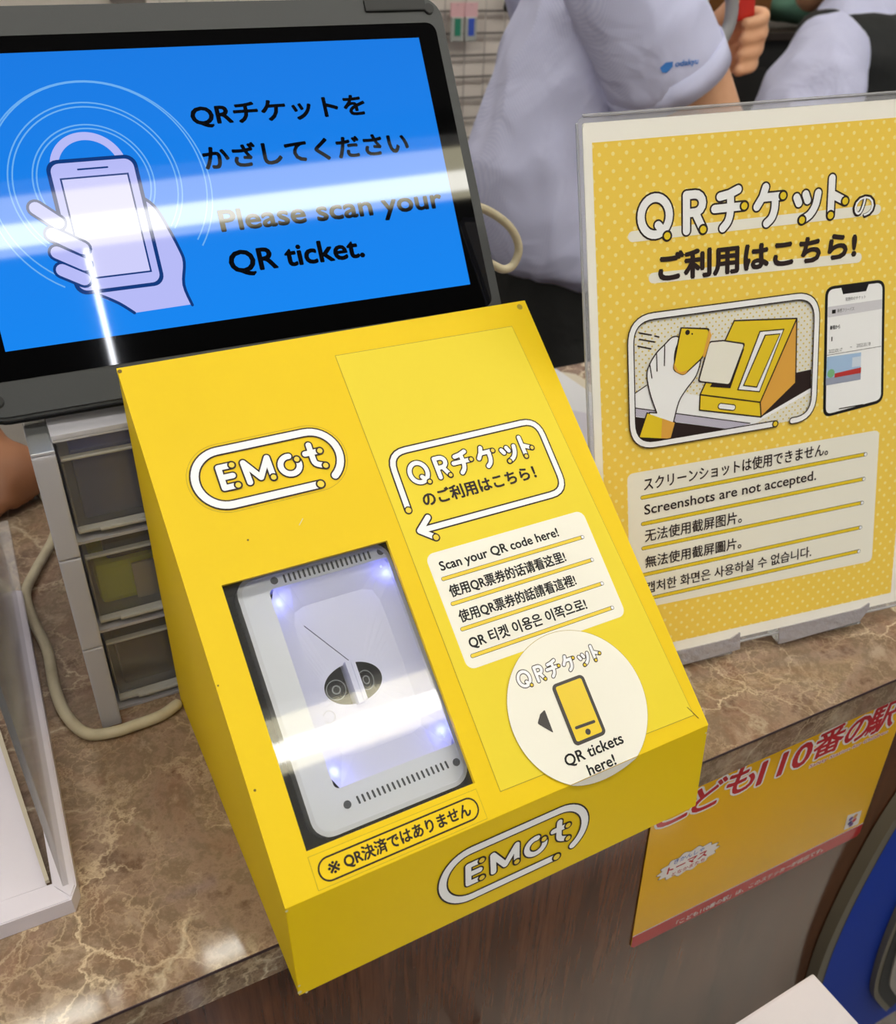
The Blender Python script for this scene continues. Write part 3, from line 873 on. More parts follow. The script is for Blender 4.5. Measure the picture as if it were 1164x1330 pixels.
tag(boxo('memo_card', (-.016, .10, .2225, .2245, .0790, .1060), mat('pale memo card', (200, 196, 190), .6)), 'pale card standing in front of the lime green case in the drawer', 'card')
tag(boxo('pouch', (-.030, .120, .227, .290, .1096, .1230), mat('navy pouch cloth', (50, 62, 108), .7), bev=.004), 'navy pouch on top of the lime green case in the middle drawer', 'pouch')
tag(boxo('notebook', (-.036, .170, .224, .300, .0084, .0480), mat('dark grey cover', (96, 90, 92), .6), bev=.002), 'dark grey notebook bundle in the bottom drawer', 'notebook')

# ================================================================== CABLES
bm = bmesh.new()
tube(bm, smooth_path([(-.045, .66, .004), (-.060, .555, .0045), (-.052, .480, .0045), (-.0565, .440, .0045), (-.076, .395, .0045), (-.0865, .366, .0045), (-.0855, .330, .0045), (-.080, .290, .0045), (-.080, .245, .0045), (-.0765, .215, .0045), (-.067, .1925, .0045), (-.052, .1865, .0045), (-.036, .1865, .0045), (-.020, .1880, .0045), (-.0085, .1935, .0045)], 8), .0039, 12)
tag(mesh_obj('power_cable', bm, CABLE, smooth=True), 'thick beige cable lying on the counter around the drawer unit', 'cable')
bm = bmesh.new()
tube(bm, smooth_path([(.225, .35, .272), (.262, .35, .277), (.291, .35, .271), (.312, .351, .262), (.330, .352, .248), (.338, .352, .232), (.334, .352, .219), (.324, .351, .2165), (.310, .35, .2235), (.285, .35, .235), (.26, .35, .22), (.24, .35, .12), (.235, .352, .005)], 8), .0034, 12)
tag(mesh_obj('cable_loop', bm, CABLE, smooth=True), 'looped cream cable sticking out behind the right side of the laptop', 'cable')

# ================================================================== DISPLAY STAND AT LEFT
st = thing('display_stand', 'white framed clear acrylic display stand at the left edge of the counter', 'stand')
bm = bmesh.new()
prism(bm, [(-.1015, .3655), (-.0885, .3600), (-.0888, .0735), (-.0925, .0655), (-.1005, .0770)], .0005, .0125, bev=.0008)
prism(bm, [(-.0925, .0655), (-.1005, .0800), (-.52, .0900), (-.52, .0710)], .0005, .0120, bev=.0006)
mesh_obj('base_frame', bm, PAPER2, st)
bm = bmesh.new(); prism(bm, [(-.1035, .0810), (-.120, .235), (-.16, .37), (-.51, .39), (-.51, .0900)], .0005, .0105)
mesh_obj('base_board', bm, PAPER2, st)
bm = bmesh.new()
M_ = [(-.1015, .0815, .0115), (-.1035, .0812, .0115), (-.1215, .235, .0115), (-.1185, .235, .0115)]
vs = [bm.verts.new(p) for p in M_] + [bm.verts.new((p[0], p[1], .014)) for p in M_]
for f in ((0, 1, 2, 3), (7, 6, 5, 4), (0, 4, 5, 1), (1, 5, 6, 2), (2, 6, 7, 3), (3, 7, 4, 0)): bm.faces.new([vs[i] for i in f])
mesh_obj('slot_strip', bm, BEIGE, st)
bm = bmesh.new(); box(bm, -.0955, -.0925, .075, .358, .0125, .26)
mesh_obj('side_pane', bm, CLEAR, st)
bm = bmesh.new(); box(bm, -.0990, -.0890, .362, .47, .0005, .012, bev=.001)
mesh_obj('rear_rail', bm, CLEAR, st)

# ================================================================== PAPERS BEHIND THE HOUSING
def sheet(name, label, cat, pts, z0, z1, m):
    bm = bmesh.new(); prism(bm, pts, z0, z1)
    return tag(mesh_obj(name, bm, m), label, cat)
sheet('envelope', 'beige envelope edge lying flat on the counter under the white pads behind the housing', 'envelope', [(.300, .330), (.3, .568), (.53, .568), (.552, .545), (.548, .330)], .0004, .0026, BEIGE)
sheet('paper_pad', 'larger white paper pad on the counter between housing and poster', 'paper', [(.30, .300), (.30, .565), (.505, .568), (.528, .553), (.530, .300)], .003, .0105, mat('white pad', (206, 206, 212), .6))
sheet('paper_pad', 'smaller lavender-white pad lying on top of the larger white pad', 'paper', [(.280, .215), (.28, .444), (.478, .444), (.490, .430), (.490, .215)], .0108, .0150, mat('lavender pad', (190, 186, 200), .6))

# ================================================================== SIGN
KS = 0.979
OS = CAM + (Vector((0.2835, 0.0997, 0.0120)) - CAM) * KS
MS = frame(OS, (0.98348699, -0.17585, 0.0427798), (0.00644546, 0.27026396, 0.96276469))
sg = thing('poster_stand', 'yellow dotted laminated poster standing in clear feet at the right of the counter', 'sign', MS)
u = .001 * KS
ring_prism([(x * u, y * u) for x, y in rrect(-9.4, -12.0, 257, 360.4, 6)], [(x * u, y * u) for x, y in rrect(-5.6, -8.4, 252.8, 356.3, 3)], -.0016, -.0010, CLEARR, 'laminate', sg)
bm = bmesh.new(); prism(bm, [(x * u, y * u) for x, y in rrect(-5.8, -8.6, 253, 356.5, 1.5)], -.0018, -.0010)
mesh_obj('paper_sheet', bm, mat('poster paper', (252, 248, 240), .5), sg)
bm = bmesh.new()
for (a, b) in (((-9.5, -8), (-9.5, 356)), ((-5, 360.5), (253, 360.5)), ((-5, -12.1), (253, -12.1))):
    tube(bm, [(a[0] * u, a[1] * u, -.0008), (b[0] * u, b[1] * u, -.0008)], .0009, 8)
mesh_obj('laminate_edge', bm, clear_mat('laminate rim', (232, 232, 238), .35, .06), sg)
A = Art(scale=u, z0=-.0009)
A.poly([(0, 0), (242.6, 0), (242.6, 345.4), (0, 345.4)], DOTY, 0)
A.stroke([(25.4, 289.4), (205.6, 289.4)], 6.6, CREAM, 1)
A.stroke([(39.2, 262.8), (192.6, 256.8 + 2.8)], 6.6, CREAM, 1)
ticket_word(A, 28.0, 286.0, 1.0, w=5.0, line=1.1, layer=2)
A.text('の', 186.8, 285.6, w=16.6, h=13.6, m=PDARK, layer=4, bold=0.045)
A.text('の', 187.6, 286.2, w=15.0, h=12.4, m=PWHITE, layer=5, bold=-0.0)
A.text('ご利用はこちら!', 43.4, 260.0, w=147, h=17.2, m=PDARK, layer=4, bold=0.048)
# picture frame and picture
def clip_rr(x0, y0, x1, y1, r): return rrect(x0, y0, x1, y1, r, 8)
A.poly(clip_rr(21.5, 153.5, 161, 239, 16), DOTW, 2)
A.poly([(22.8, 189.6), (33.1, 194.6), (72, 182), (147, 186), (159.6, 187), (160.4, 172), (112, 154.6), (22.7, 160)], PWHITE, 3)
A.poly([(147.5, 187.4), (159.6, 188.0), (160.2, 175), (122, 160.5)], PDARK, 4)
LAVD = dot_mat('lavender halftone', (206, 200, 216), (180, 176, 206), .0016, .0018, .0004)
A.poly([(22.6, 181), (112, 156.5), (96, 155), (22.6, 175.4)], LAVD, 4)
A.poly([(22.6, 175.0), (96, 155), (36, 154), (24, 160)], PDARK, 4)
A.stroke([(22.6, 181), (112, 156.8)], .7, PDARK, 5); A.stroke([(22.8, 189.6), (33.1, 194.6)], .7, PDARK, 5)
ORG = mat('orange print', (232, 172, 72), .4)
A.poly([(146.4, 224.6), (147.5, 180.3), (120.6, 160.0), (119.6, 170.6)], ORG, 5)
A.poly([(98.1, 228.9), (146.4, 224.6), (119.6, 170.6), (72.8, 182.6)], PYEL, 5)
A.poly([(72.8, 182.6), (119.6, 170.6), (120.6, 160.0), (72.4, 172.0)], PYEL, 5)
for P in ([(98.1, 228.9), (146.4, 224.6), (147.5, 180.3), (120.6, 160.0), (72.4, 172.0), (72.8, 182.6), (98.1, 228.9)], [(72.8, 182.6), (119.6, 170.6), (120.6, 160.0)], [(146.4, 224.6), (119.6, 170.6)]):
    A.stroke(P, 1.0, PDARK, 6)
A.poly([(117.6, 219.8), (136.9, 218.9), (118.9, 177.7), (101.1, 181.7)], PDARK, 7)
A.poly([(118.2, 219.0), (135.8, 218.2), (118.4, 178.6), (102.3, 182.2)], PWHITE, 8)
A.poly([(121.6, 216.8), (134.0, 216.2), (116.6, 181.2), (105.4, 184.0)], PDARK, 9)
A.poly([(122.3, 216.0), (132.9, 215.5), (116.1, 182.2), (106.6, 184.6)], PYEL, 10)
A.stroke([(88.6, 172.4), (98.2, 170.0)], 4.6, PDARK, 7); A.stroke([(88.6, 172.4), (98.2, 170.0)], 3.2, PWHITE, 8)
A.poly([(106.2, 209.6), (95.9, 183.8), (80.1, 186.9), (90, 200)], PDARK, 7)
A.poly(corner_path([(90, 217.3), (107, 213.0), (95.4, 185.6), (70.6, 191.6), (79, 217.8), (90, 217.3)], 2.2), PDARK, 8)
A.poly(corner_path([(90, 216.3), (105.6, 212.2), (94.8, 186.8), (72.0, 192.2), (79.8, 216.8), (90, 216.3)], 1.8), CREAM, 9)
for P in ([(86, 212.5), (90, 212.6)], [(84, 205), (87, 206)], [(92, 203), (94.6, 198.6)], [(85, 193.6), (90, 192.8)]): pass
# hand holding a telephone, cuff
hand = smooth_list([(40, 175), (35.5, 188), (33.2, 200.6), (35.2, 208), (40.4, 215), (46, 219.4), (52, 223.8), (57, 222.6), (54, 214), (54, 206), (60, 200), (66, 206), (71, 209), (73, 206), (69.6, 196), (62, 187.6), (56.6, 180), (52.6, 167)])
A.poly([(34.6, 176)] + hand + [(40, 165)], PWHITE, 10)
A.stroke([(34.6, 176)] + hand, .9, PDARK, 11)
for P in ([(40.4, 214.6), (40.6, 203)], [(46.4, 219), (46, 206)], [(35.4, 208), (36.8, 199)]): A.stroke(P, .8, PDARK, 12)
A.poly(corner_path([(58, 229.6), (80, 226.4), (75, 207.5), (60, 197), (51.8, 202), (56, 222), (58, 229.6)], 3), PDARK, 13)
A.poly(corner_path([(58.8, 228.6), (79, 225.4), (74.2, 208.2), (60.2, 198.2), (52.8, 202.8), (57, 222), (58.8, 228.6)], 2.6), PYEL, 14)
A.poly([(79, 225.4), (81, 221.6), (76, 207.6), (74.2, 208.2)], ORG, 14)
A.poly(smooth_list([(52.9, 207), (57, 200.5), (63, 200.6), (60.2, 198.2), (55, 200.4), (52.9, 203)]), ORG, 15)
A.disc(63, 225.6, 1.7, PDARK, 15); A.disc(66.4, 224.2, .6, PDARK, 15)
A.poly([(32.6, 176.6), (54.4, 166.6), (50.8, 155), (26, 160)], PDARK, 10)
A.poly([(33.2, 175.6), (53.4, 166.2), (50.0, 155.6), (27, 160.2)], PYEL, 12)
A.poly([(44, 170.6), (53.4, 166.2), (50.0, 155.6), (43, 157)], ORG, 13)
for a, b in (((28.6, 229.4), (37.1, 227.0)), ((39.6, 226.1), (42.5, 225.1)), ((28.5, 225.3), (39.4, 222.2)), ((27.4, 221.0), (36.6, 218.1))): A.stroke([a, b], 1.0, PDARK, 4)
pf = corner_path([(145.4, 153.8), (162.6, 153.0), (161.6, 239.2), (21.8, 239.2), (21.8, 153.6), (131.6, 153.6)], 17, 8)
pf = pf
A.pipe(pf, 3.6, .8, 16)
# telephone picture
A.poly(corner_path([(190, 243.0), (216.0, 243.0), (222.0, 155.8), (171.4, 151.6), (168.0, 243.0), (190, 243.0)], 7), INK, 2)
A.poly(corner_path([(190, 241.0), (214.0, 241.0), (219.8, 158.0), (173.6, 153.8), (170.2, 241.0), (190, 241.0)], 5), PWHITE, 3)
A.poly([(180.5, 241.6), (203, 241.6), (201, 236.6), (182.4, 236.6)], INK, 4)
A.poly([(170.8, 229.4), (214.6, 229.6), (215.1, 223), (171.1, 222.2)], mat('grey print band', (218, 216, 224), .4), 4)
PG = mat('grey lettering', (70, 66, 70), .4)
A.text('利用中のチケット', 184.6, 231.6, w=16.2, h=2.6, m=PG, layer=5)
A.text('箱根フリーパス', 178.4, 224.6, w=13.6, h=2.6, m=PG, layer=5)
A.poly([(174.2, 227), (177.2, 227), (177.2, 224.4), (174.2, 224.4)], INK, 5)
A.text('新宿から', 173.4, 213.6, w=8, h=2.8, m=INK, layer=5, bold=.02)
A.text('1', 174.8, 205.6, w=.9, h=3, m=INK, layer=5)
A.text('2022.03.17', 173.2, 197.4, w=11, h=2.4, m=INK, layer=5); A.text('~', 190.6, 199.2, w=1.6, h=.6, m=INK, layer=5); A.text('2022.03.18', 196, 198.6, w=11.4, h=2.4, m=INK, layer=5)
A.stroke([(171.4, 196.2), (216.6, 196.8)], .35, PG, 5)
A.poly([(172.1, 195.0), (200.0, 194.6), (201.0, 175.3), (172.2, 175.0)], mat('picture sky', (170, 200, 236), .4), 5)
A.poly([(172.2, 180), (200.8, 180.6), (201, 175.3), (172.2, 175.0)], mat('picture grey', (160, 166, 190), .4), 6)
A.poly([(179, 182.6), (200.8, 184), (200.8, 180), (179, 179.6)], mat('picture red', (196, 54, 50), .4), 7)
A.disc(176, 183, 3.0, mat('picture green', (130, 190, 140), .4), 6)
A.poly([(193, 192), (200, 192), (200.4, 185), (193, 185)], mat('picture pale', (214, 226, 244), .4), 6)
A.stroke([(184.6, 156.4), (204.4, 156.6)], .8, INK, 5)
# text panel
A.poly(corner_path([(120, 135.6), (220.6, 135.4), (222.4, 31.0), (17.2, 33.0), (17.6, 135.6), (120, 135.6)], 5), CREAM, 1)
for ya, yb in ((116.9, 118.6), (97.5, 99.6), (79.2, 80.9), (58.9, 61.1), (39.6, 41.8)): bar_line(A, 28.6, ya, 209.6, yb, w=3.0, line=.32, layer=2)
for s, y0, y1, wd, hh in (('スクリーンショットは使用できません。', 121.4, 123.4, 147, 9.4), ('Screenshots are not accepted.', 101.8, 104.0, 138, 9.4), ('无法使用截屏图片。', 83.6, 84.2, 77, 9.2), ('無法使用截屏圖片。', 63.8, 64.4, 77, 9.0), ('캡처한 화면은 사용하실 수 없습니다.', 44.0, 45.8, 137, 8.6)):
    A.text(s, 30, y0, w=wd, h=hh, m=PDARK, layer=5, bold=0.014, x1=200, y1=y1 + .3)
A.build('poster_print', sg)
for a, b in ((20, 107), (141, 222)):
    bm = bmesh.new()
    pr = [(a, -8.0), (b - 8, -7.4), (b, -4), (b, -9), (b - 8 if a > 100 else b, -18), (a + 4, -21.5), (a, -21.5)]
    prism(bm, [(x * u, y * u) for x, y in pr], -.0005, .0006)
    f = mesh_obj('foot', bm, SILVER, sg)
    bm = bmesh.new(); q8 = [bm.verts.new((x_, y_ + .277 * .06 * t_, -.0008 - .06 * t_)) for x_ in (a * u, (b - 6) * u) for t_ in (0, 1) for y_ in (-21.0 * u, -19.6 * u)]
    for f_ in ((0, 1, 3, 2), (4, 6, 7, 5), (0, 2, 6, 4), (1, 5, 7, 3), (0, 4, 5, 1), (2, 3, 7, 6)): bm.faces.new([q8[i] for i in f_])
    box(bm, a * u, (b - 6) * u, -21.2 * u, 40 * u, -.0045, -.0032)
    mesh_obj('foot_bracket', bm, CLEARR, f)

# ================================================================== STICKER ON THE COUNTER FRONT
MC = frame((0, 0.0034, 0), (1, 0, 0), (0, 0, 1))
ps = thing('front_sticker', 'orange-yellow safety sticker with red lettering on the wooden counter front', 'sticker', MC)
bm = bmesh.new()
PY = mat('orange yellow vinyl', (248, 190, 22), .2, coat=.1); PR = mat('red vinyl', (196, 40, 48), .2, coat=.3); RW = mat('white vinyl', (244, 236, 232), .25)
prism(bm, [(x / 1000, y / 1000) for x, y in ((256.5, -27.0), (501, -27.0), (517.5, -207), (514, -209.8), (270.5, -204.6), (267.3, -201.6))], .0, .0005)
mesh_obj('sticker_sheet', bm, PY, ps)
A = Art(z0=.0006)
A.poly([(266.4, -188.2), (516.3, -192.6), (517.5, -207), (514, -209.8), (270.5, -204.6), (267.3, -201.6)], PR, 1)
A.stroke([(266.4, -187.6), (516.2, -192.2)], 1.2, RW, 1, caps=False)
for s, x0, x1, y0, h in (('こ', 263, 289, -58, 23), ('ど', 293.4, 321, -59, 27), ('も', 323, 349, -58, 28), ('110', 354, 404, -60, 25), ('番', 407, 437, -60, 29), ('の', 440, 465.5, -60, 26), ('駅', 464, 494, -61, 30)):
    A.text(s, x0, y0, w=x1 - x0, h=h, m=PR, layer=4, bold=0.025, outline=RW, ol=2.6)
A.text('Safety Station for Children', 409, -69.4, w=84, h=4.6, m=PR, layer=4, outline=RW, ol=.7, bold=.01, x1=500, y1=-70)
cl = [(305 + (27.5 + 1.8 * math.cos(14 * a)) * math.cos(a), -117.5 + (12.6 + 1.3 * math.cos(14 * a)) * math.sin(a)) for a in [2 * PI * k / 112 for k in range(112)]]
A.poly([(305 + (x - 305) * 1.03, -117.5 + (y + 117.5) * 1.04) for x, y in cl], mat('cloud line', (120, 90, 60), .4), 2); A.poly(cl, RW, 3)
A.text('きかんしゃ', 290, -112.6, w=28, h=5.2, m=mat('blue print', (50, 90, 170), .3), layer=4, bold=.02)
A.text('トーマス', 285.5, -121.4, w=37, h=7.4, m=PR, layer=4, bold=.04)
A.text('となかまたち', 291, -127.4, w=31, h=4.4, m=PR, layer=4, bold=.01)
A.text('「こども110番の駅」は、このステッカーが目印です。', 311, -203.2, w=160, h=6.2, m=RW, layer=4, bold=.012, x1=470, y1=-204.4)
A.poly([(487.1, -165.9), (505.0, -169.1), (508.6, -189.4), (490.6, -187.1)], RW, 2)
for x, y, c in ((494, -174, (90, 60, 150)), (499, -173, (220, 150, 40)), (500, -179, (200, 50, 60)), (495, -180, (60, 60, 120)), (498, -184, (110, 60, 140))): A.disc(x, y, 2.6, mat('badge colour', c, .4), 3, 12)
A.build('sticker_print', ps)

# ================================================================== BLUE CASE AND WHITE CARD IN FRONT OF THE COUNTER
BLUE = mat('blue shell', (14, 60, 178), .55, spec=.25, bump=(300, .1, .0006)); GREYR = mat('grey rim rubber', (112, 104, 88), .5); LSTR = mat('light trim', (160, 152, 144), .4)
bc = thing('blue_case', 'blue rounded hard case with grey rim leaning at the lower right beside the counter front', 'case')
outl = [(.64, -.03), (.575, -.10), (.543, -.182), (.531, -.257), (.527, -.339), (.532, -.42), (.55, -.52), (.58, -.61), (.64, -.70)]
outl = [(v.x, v.y) for v in smooth_path([(a, b, 0) for a, b in outl], 5)]
def yz(x, y, z): return Vector((x, y, z))
def slab(name, off0, off1, ya, yb, m, far=False, bev=0):
    """band following the outline between two inward offsets (metres), from y=ya to y=yb"""
    bm = bmesh.new(); A0 = []; A1 = []
    for i, (x, z) in enumerate(outl):
        p = Vector(outl[max(i - 1, 0)]); q = Vector(outl[min(i + 1, len(outl) - 1)]); d = (q - p).normalized(); n = Vector((-d.y, d.x))
        if n.x < 0: n = -n
        A0.append((x + n.x * off0, z + n.y * off0)); A1.append((x + n.x * off1, z + n.y * off1) if not far else (.98, z))
    rows = [[bm.verts.new((x, y, z)) for x, z in L] for L, y in ((A0, ya), (A0, yb), (A1, yb), (A1, ya))]
    for r in range(4):
        a, b = rows[r], rows[(r + 1) % 4]
        for i in range(len(a) - 1): bm.faces.new((a[i], a[i + 1], b[i + 1], b[i]))
    bm.faces.new([r[0] for r in rows]); bm.faces.new([r[-1] for r in rows][::-1])
    return mesh_obj(name, bm, m, bc)
slab('rim', 0, .011, -.0085, .003, GREYR)
slab('seam_gasket', .011, .015, -.0075, .003, BODYD)
slab('shell', .015, .2, -.007, .003, BLUE, far=True)
slab('inner_rim', .096, .103, -.014, -.0075, GREYR)
slab('inner_gasket', .103, .118, -.0145, -.0075, BODYD)
slab('light_trim', .118, .128, -.016, -.0075, LSTR)
slab('inner_shell', .128, .3, -.0145, -.0075, BLUE, far=True)
Mw = frame((.380, -.075, -.200), (-.079, -.0065, 0), (.004, -.05, .0))
wc = thing('white_shelf', 'white bag shelf board whose corner shows at the bottom right below the counter', 'shelf', Matrix.Translation((.380, -.075, -.202)) @ Matrix.Rotation(math.radians(182), 4, 'Z'))
boxo('board', (0, .30, 0, .22, -.018, 0), mat('white board', (226, 220, 226), .5, vary=(18, (210, 204, 212), .5)), wc, bev=.002)
for x in (.235, .278): boxo('bracket', (x, x + .02, -.078, .18, -.024, -.0182), mat('bracket steel', (90, 88, 86), .4, metal=.6), wc)

# ================================================================== BACK WALL WIRE GRID
gr = thing('wire_grid', 'grey wire display grid hung on the off-white wall behind the staff', 'grid')
GY = 1.50
def wires(axis, vals, a, b):
    proto = None
    for v in vals:
        if proto is None:
            bm = bmesh.new()
            tube(bm, [(a, 0, 0), (b, 0, 0)] if axis == 'h' else [(0, 0, a), (0, 0, b)], .0022 if axis == 'h' else .0013, 6, cap=False)
            proto = mesh_obj('wire', bm, WIRE if axis == 'h' else mat('pale wire', (168, 160, 156), .5), gr, True); o = proto
        else:
            o = proto.copy(); COL.objects.link(o)
        o.location = (0, GY, v) if axis == 'h' else (v, GY + .004, 0)
wires('h', [-.15 + .0385 * k for k in range(16)], .30, 1.20)
wires('v', [.31 + .045 * k for k in range(20)], -.17, .45)
boxo('backing_board', (.29, 1.21, GY + .012, GY + .022, -.18, .47), mat('cream board', (214, 205, 198), .7), gr)
boxo('mount', (.3, .33, GY + .022, 1.95, .3, .33), WIRE, gr); boxo('mount', (1.15, 1.18, GY + .022, 1.95, .3, .33), WIRE, gr)
for i, (x, hdr, body, lab) in enumerate(((.868, (222, 176, 180), (40, 130, 104), 'small hanging pack with pink header and green body on the wire grid'), (.898, (224, 180, 186), (52, 84, 190), 'small hanging pack with pink header and blue body on the wire grid'))):
    t = thing('hanging_pack', lab, 'pack', Matrix.Translation((x, GY - .012, .285)))
    boxo('header_card', (-.014, .014, -.002, .002, .018, .042), mat('pink header', hdr, .6), t)
    boxo('pack_body', (-.013, .013, -.004, .004, -.024, .018), mat('pack body', (170, 172, 168), .4), t, bev=.002)
    boxo('colour_band', (-.007, .006, -.0052, -.0042, -.014, .016), mat('pack colour', body, .5), t)
    boxo('hang_hook', (-.001, .001, -.002, .012, .037, .040), WIRE, t)
t = thing('grid_hook', 'black hook hanging on the wire grid beside the shirt', 'hook', Matrix.Translation((.985, GY - .008, .330)))
bm = bmesh.new(); tube(bm, [(.004, 0, .06), (.001, 0, .02), (-.005, 0, -.012)], [.005, .005, .007], 8); mesh_obj('shank', bm, BODYD, t, True)
bm = bmesh.new(); tube(bm, [(-.005, 0, -.012), (-.004, -.012, -.018), (-.002, -.02, -.010)], .005, 8); mesh_obj('tip', bm, BODYD, t, True)

# ================================================================== PEOPLE
def face_parts(p, head, fwd, side, hair_m=HAIR, r=.10):
    """eyes, brows, lips and hair on a head; fwd/side unit vectors"""
    F = Vector(fwd).normalized(); S = Vector(side).normalized(); U = Vector((0, 0, 1)); Hc = Vector(head)
    WH = mat('eye white', (235, 235, 235), .3); IR = mat('iris', (40, 26, 20), .3); LP = mat('lips', (176, 96, 88), .5)
    for s in (-1, 1):
        bm = bmesh.new(); ball(bm, Hc + F * .079 + S * s * .031 + U * .003, .012, sub=2); mesh_obj('eye', bm, WH, p, True)
        bm = bmesh.new(); ball(bm, Hc + F * .0885 + S * s * .031 + U * .003, .0052, sub=2); mesh_obj('iris', bm, IR, p, True)
        bm = bmesh.new(); tube(bm, [Hc + F * .088 + S * s * .018 + U * .022, Hc + F * .084 + S * s * .044 + U * .024], .003, 6); mesh_obj('eyebrow', bm, hair_m, p, True)
    bm = bmesh.new(); tube(bm, [Hc + F * .082 - S * .022 - U * .052, Hc + F * .091 - U * .050, Hc + F * .082 + S * .022 - U * .052], .005, 8); mesh_obj('mouth', bm, LP, p, True)
    bm = bmesh.new(); ball(bm, Hc - F * .016 + U * .030, .098, (1, 1, .98), 3)
    for v in [v for v in bm.verts if (v.co - Hc).dot(F) > .055 and (v.co - Hc).z < .06 or (v.co - Hc).z < -.06]: v.co += (Hc - v.co) * .35
    mesh_obj('hair', bm, hair_m, p, True)

def head_bm(bm, Hc, F, S):
    Hc = Vector(Hc); F = Vector(F).normalized(); S = Vector(S).normalized(); U = Vector((0, 0, 1))
    R = Matrix((S, F, U)).transposed()
    ball(bm, Hc + U * .02, .088, (.88, 1.05, 1.05), 3, R); ball(bm, Hc + F * .018 - U * .045, .062, (.9, 1.0, 1.05), 3, R)
    tube(bm, [Hc + F * .084 + U * .012, Hc + F * .099 - U * .018], [.007, .012], 8)
    for s in (-1, 1): ball(bm, Hc + S * s * .080 - U * .008, .026, (.35, .7, 1.15), 2, R)

def legs(bm, c, top, yoff, shoes=None, grow=0.0):
    for s in (-1, 1):
        x, y = c[0], c[1] + s * yoff
        tube(bm, [(x, y, top), (x, y + s * .01, top - .40), (x, y + s * .01, FZ + .10)], [.080 + grow, .062 + grow, .046 + grow], 16)

# --- person A: short-sleeved shirt, seen from the side
pa = thing('person', 'person in a lavender pinstripe short-sleeved shirt standing side-on behind the counter', 'person', Matrix.Translation((.775, .93, FZ)))
inv = pa.matrix_world.inverted()
def place(o): o.matrix_local = inv; return o
bm = bmesh.new()
rings_loft(bm, [(.775, .93, -.16, .085, .12), (.77, .93, .0, .095, .13), (.76, .925, .17, .11, .11), (.772, .92, .30, .09, .105), (.79, .91, .42, .065, .13), (.815, .90, .47, .05, .06)])
HA = Vector((.87, .90, .63))
tube(bm, [(.80, .905, .42), (.82, .90, .52), (.85, .90, .58)], [.055, .052, .055], 16)
head_bm(bm, HA, (1, 0, -.35), (0, 1, 0))
tube(bm, [(.745, .79, .42), (.80, .765, .33), (.845, .758, .265), (.880, .758, .222), (.925, .760, .185), (.945, .765, .155)], [.054, .059, .058, .055, .049, .043], 18)     # near upper arm
tube(bm, [(.945, .765, .155), (1.03, .80, .115), (1.12, .85, .10)], [.043, .038, .027], 16)
tube(bm, [(.80, 1.06, .42), (.90, 1.06, .28), (.985, 1.00, .14)], [.052, .048, .042], 16)         # far arm
tube(bm, [(.985, 1.00, .14), (.995, .94, .20), (.985, .89, .258)], [.040, .036, .029], 16)
# far hand, curled round a red object
ball(bm, (.968, .880, .305), .033, (1.0, .55, 1.45), 3, Matrix.Rotation(-.12, 3, 'Y'))
ball(bm, (.988, .872, .285), .027, (1.0, .7, 1.2), 3)
for k, (dz, L) in enumerate(((.036, 1.0), (.016, 1.08), (-.004, 1.0), (-.024, .85))):
    b = Vector((.985, .862, .312 + dz))
    tube(bm, smooth_path([b + Vector((-.008, .012, 0)), b + Vector((.022 * L, -.004, .008)), b + Vector((.040 * L, -.022, .008)), b + Vector((.022 * L, -.040, .002)), b + Vector((-.004, -.040, -.002))], 4), [.0098] * 12 + [.0088] * 5, 10)
tube(bm, smooth_path([(.948, .872, .296), (.936, .856, .325), (.942, .838, .352), (.955, .828, .372)], 4), [.013] * 4 + [.011] * 5 + [.010] * 4, 10)
tube(bm, [(1.10, .84, .10), (1.17, .87, .095)], [.030, .026], 12)                                  # near hand with fingers
for k in range(4): tube(bm, [(1.17, .855 + k * .016, .098), (1.21, .855 + k * .018, .094), (1.235, .857 + k * .018, .080)], .0085, 8)
tube(bm, [(1.14, .85, .10), (1.165, .82, .095), (1.19, .81, .09)], .010, 8)
legs(bm, (.775, .93), -.10, .085)
for s in (-1, 1): ball(bm, (.82, .93 + s * .095, FZ + .045), .045, (2.4, .9, .8), 2)
place(fused('body', bm, SKIN, pa, voxel=.0045, smooth=3))
bm = bmesh.new()
rings_loft(bm, [(.772, .93, .004, .108, .150), (.770, .93, .026, .128, .168), (.768, .93, .06, .140, .168), (.760, .925, .11, .144, .155), (.752, .925, .17, .140, .138), (.762, .925, .26, .118, .128), (.778, .92, .33, .096, .125), (.795, .91, .40, .084, .125), (.805, .905, .455, .070, .10), (.81, .90, .485, .06, .065)])
ball(bm, (.752, .805, .425), .068); ball(bm, (.80, 1.03, .425), .070)
tube(bm, [(.735, .81, .420), (.748, .785, .385), (.768, .765, .345), (.788, .758, .310), (.7965, .7575, .297)], [.070, .073, .074, .076, .076], 24, cap=False)
tube(bm, [(.78, 1.04, .41), (.83, 1.06, .34), (.885, 1.06, .28)], [.070, .076, .076], 24, cap=False)
shirt = place(fused('shirt', bm, SHIRT, pa, voxel=.006, smooth=4, fold=.010, fscale=8))
bm = bmesh.new()
rings_loft(bm, [(.775, .93, -.20, .125, .17), (.775, .93, -.12, .125, .165), (.772, .93, -.045, .120, .158), (.772, .93, .03, .116, .155)])
legs(bm, (.775, .93), -.14, .085, grow=.022)
place(fused('trousers', bm, TROUS, pa, voxel=.012, smooth=4, fold=.006))
for s in (-1, 1):
    bm = bmesh.new(); ball(bm, (.82, .93 + s * .095, FZ + .043), .052, (2.3, .95, .82), 3); place(mesh_obj('shoe', bm, BODYD, pa, True))
face_parts(pa, HA, (1, 0, -.2), (0, 1, 0))
for ch in pa.children:
    if ch.name.split('.')[0] in ('eye', 'iris', 'eyebrow', 'mouth', 'hair'): ch.matrix_local = inv
bm = bmesh.new()
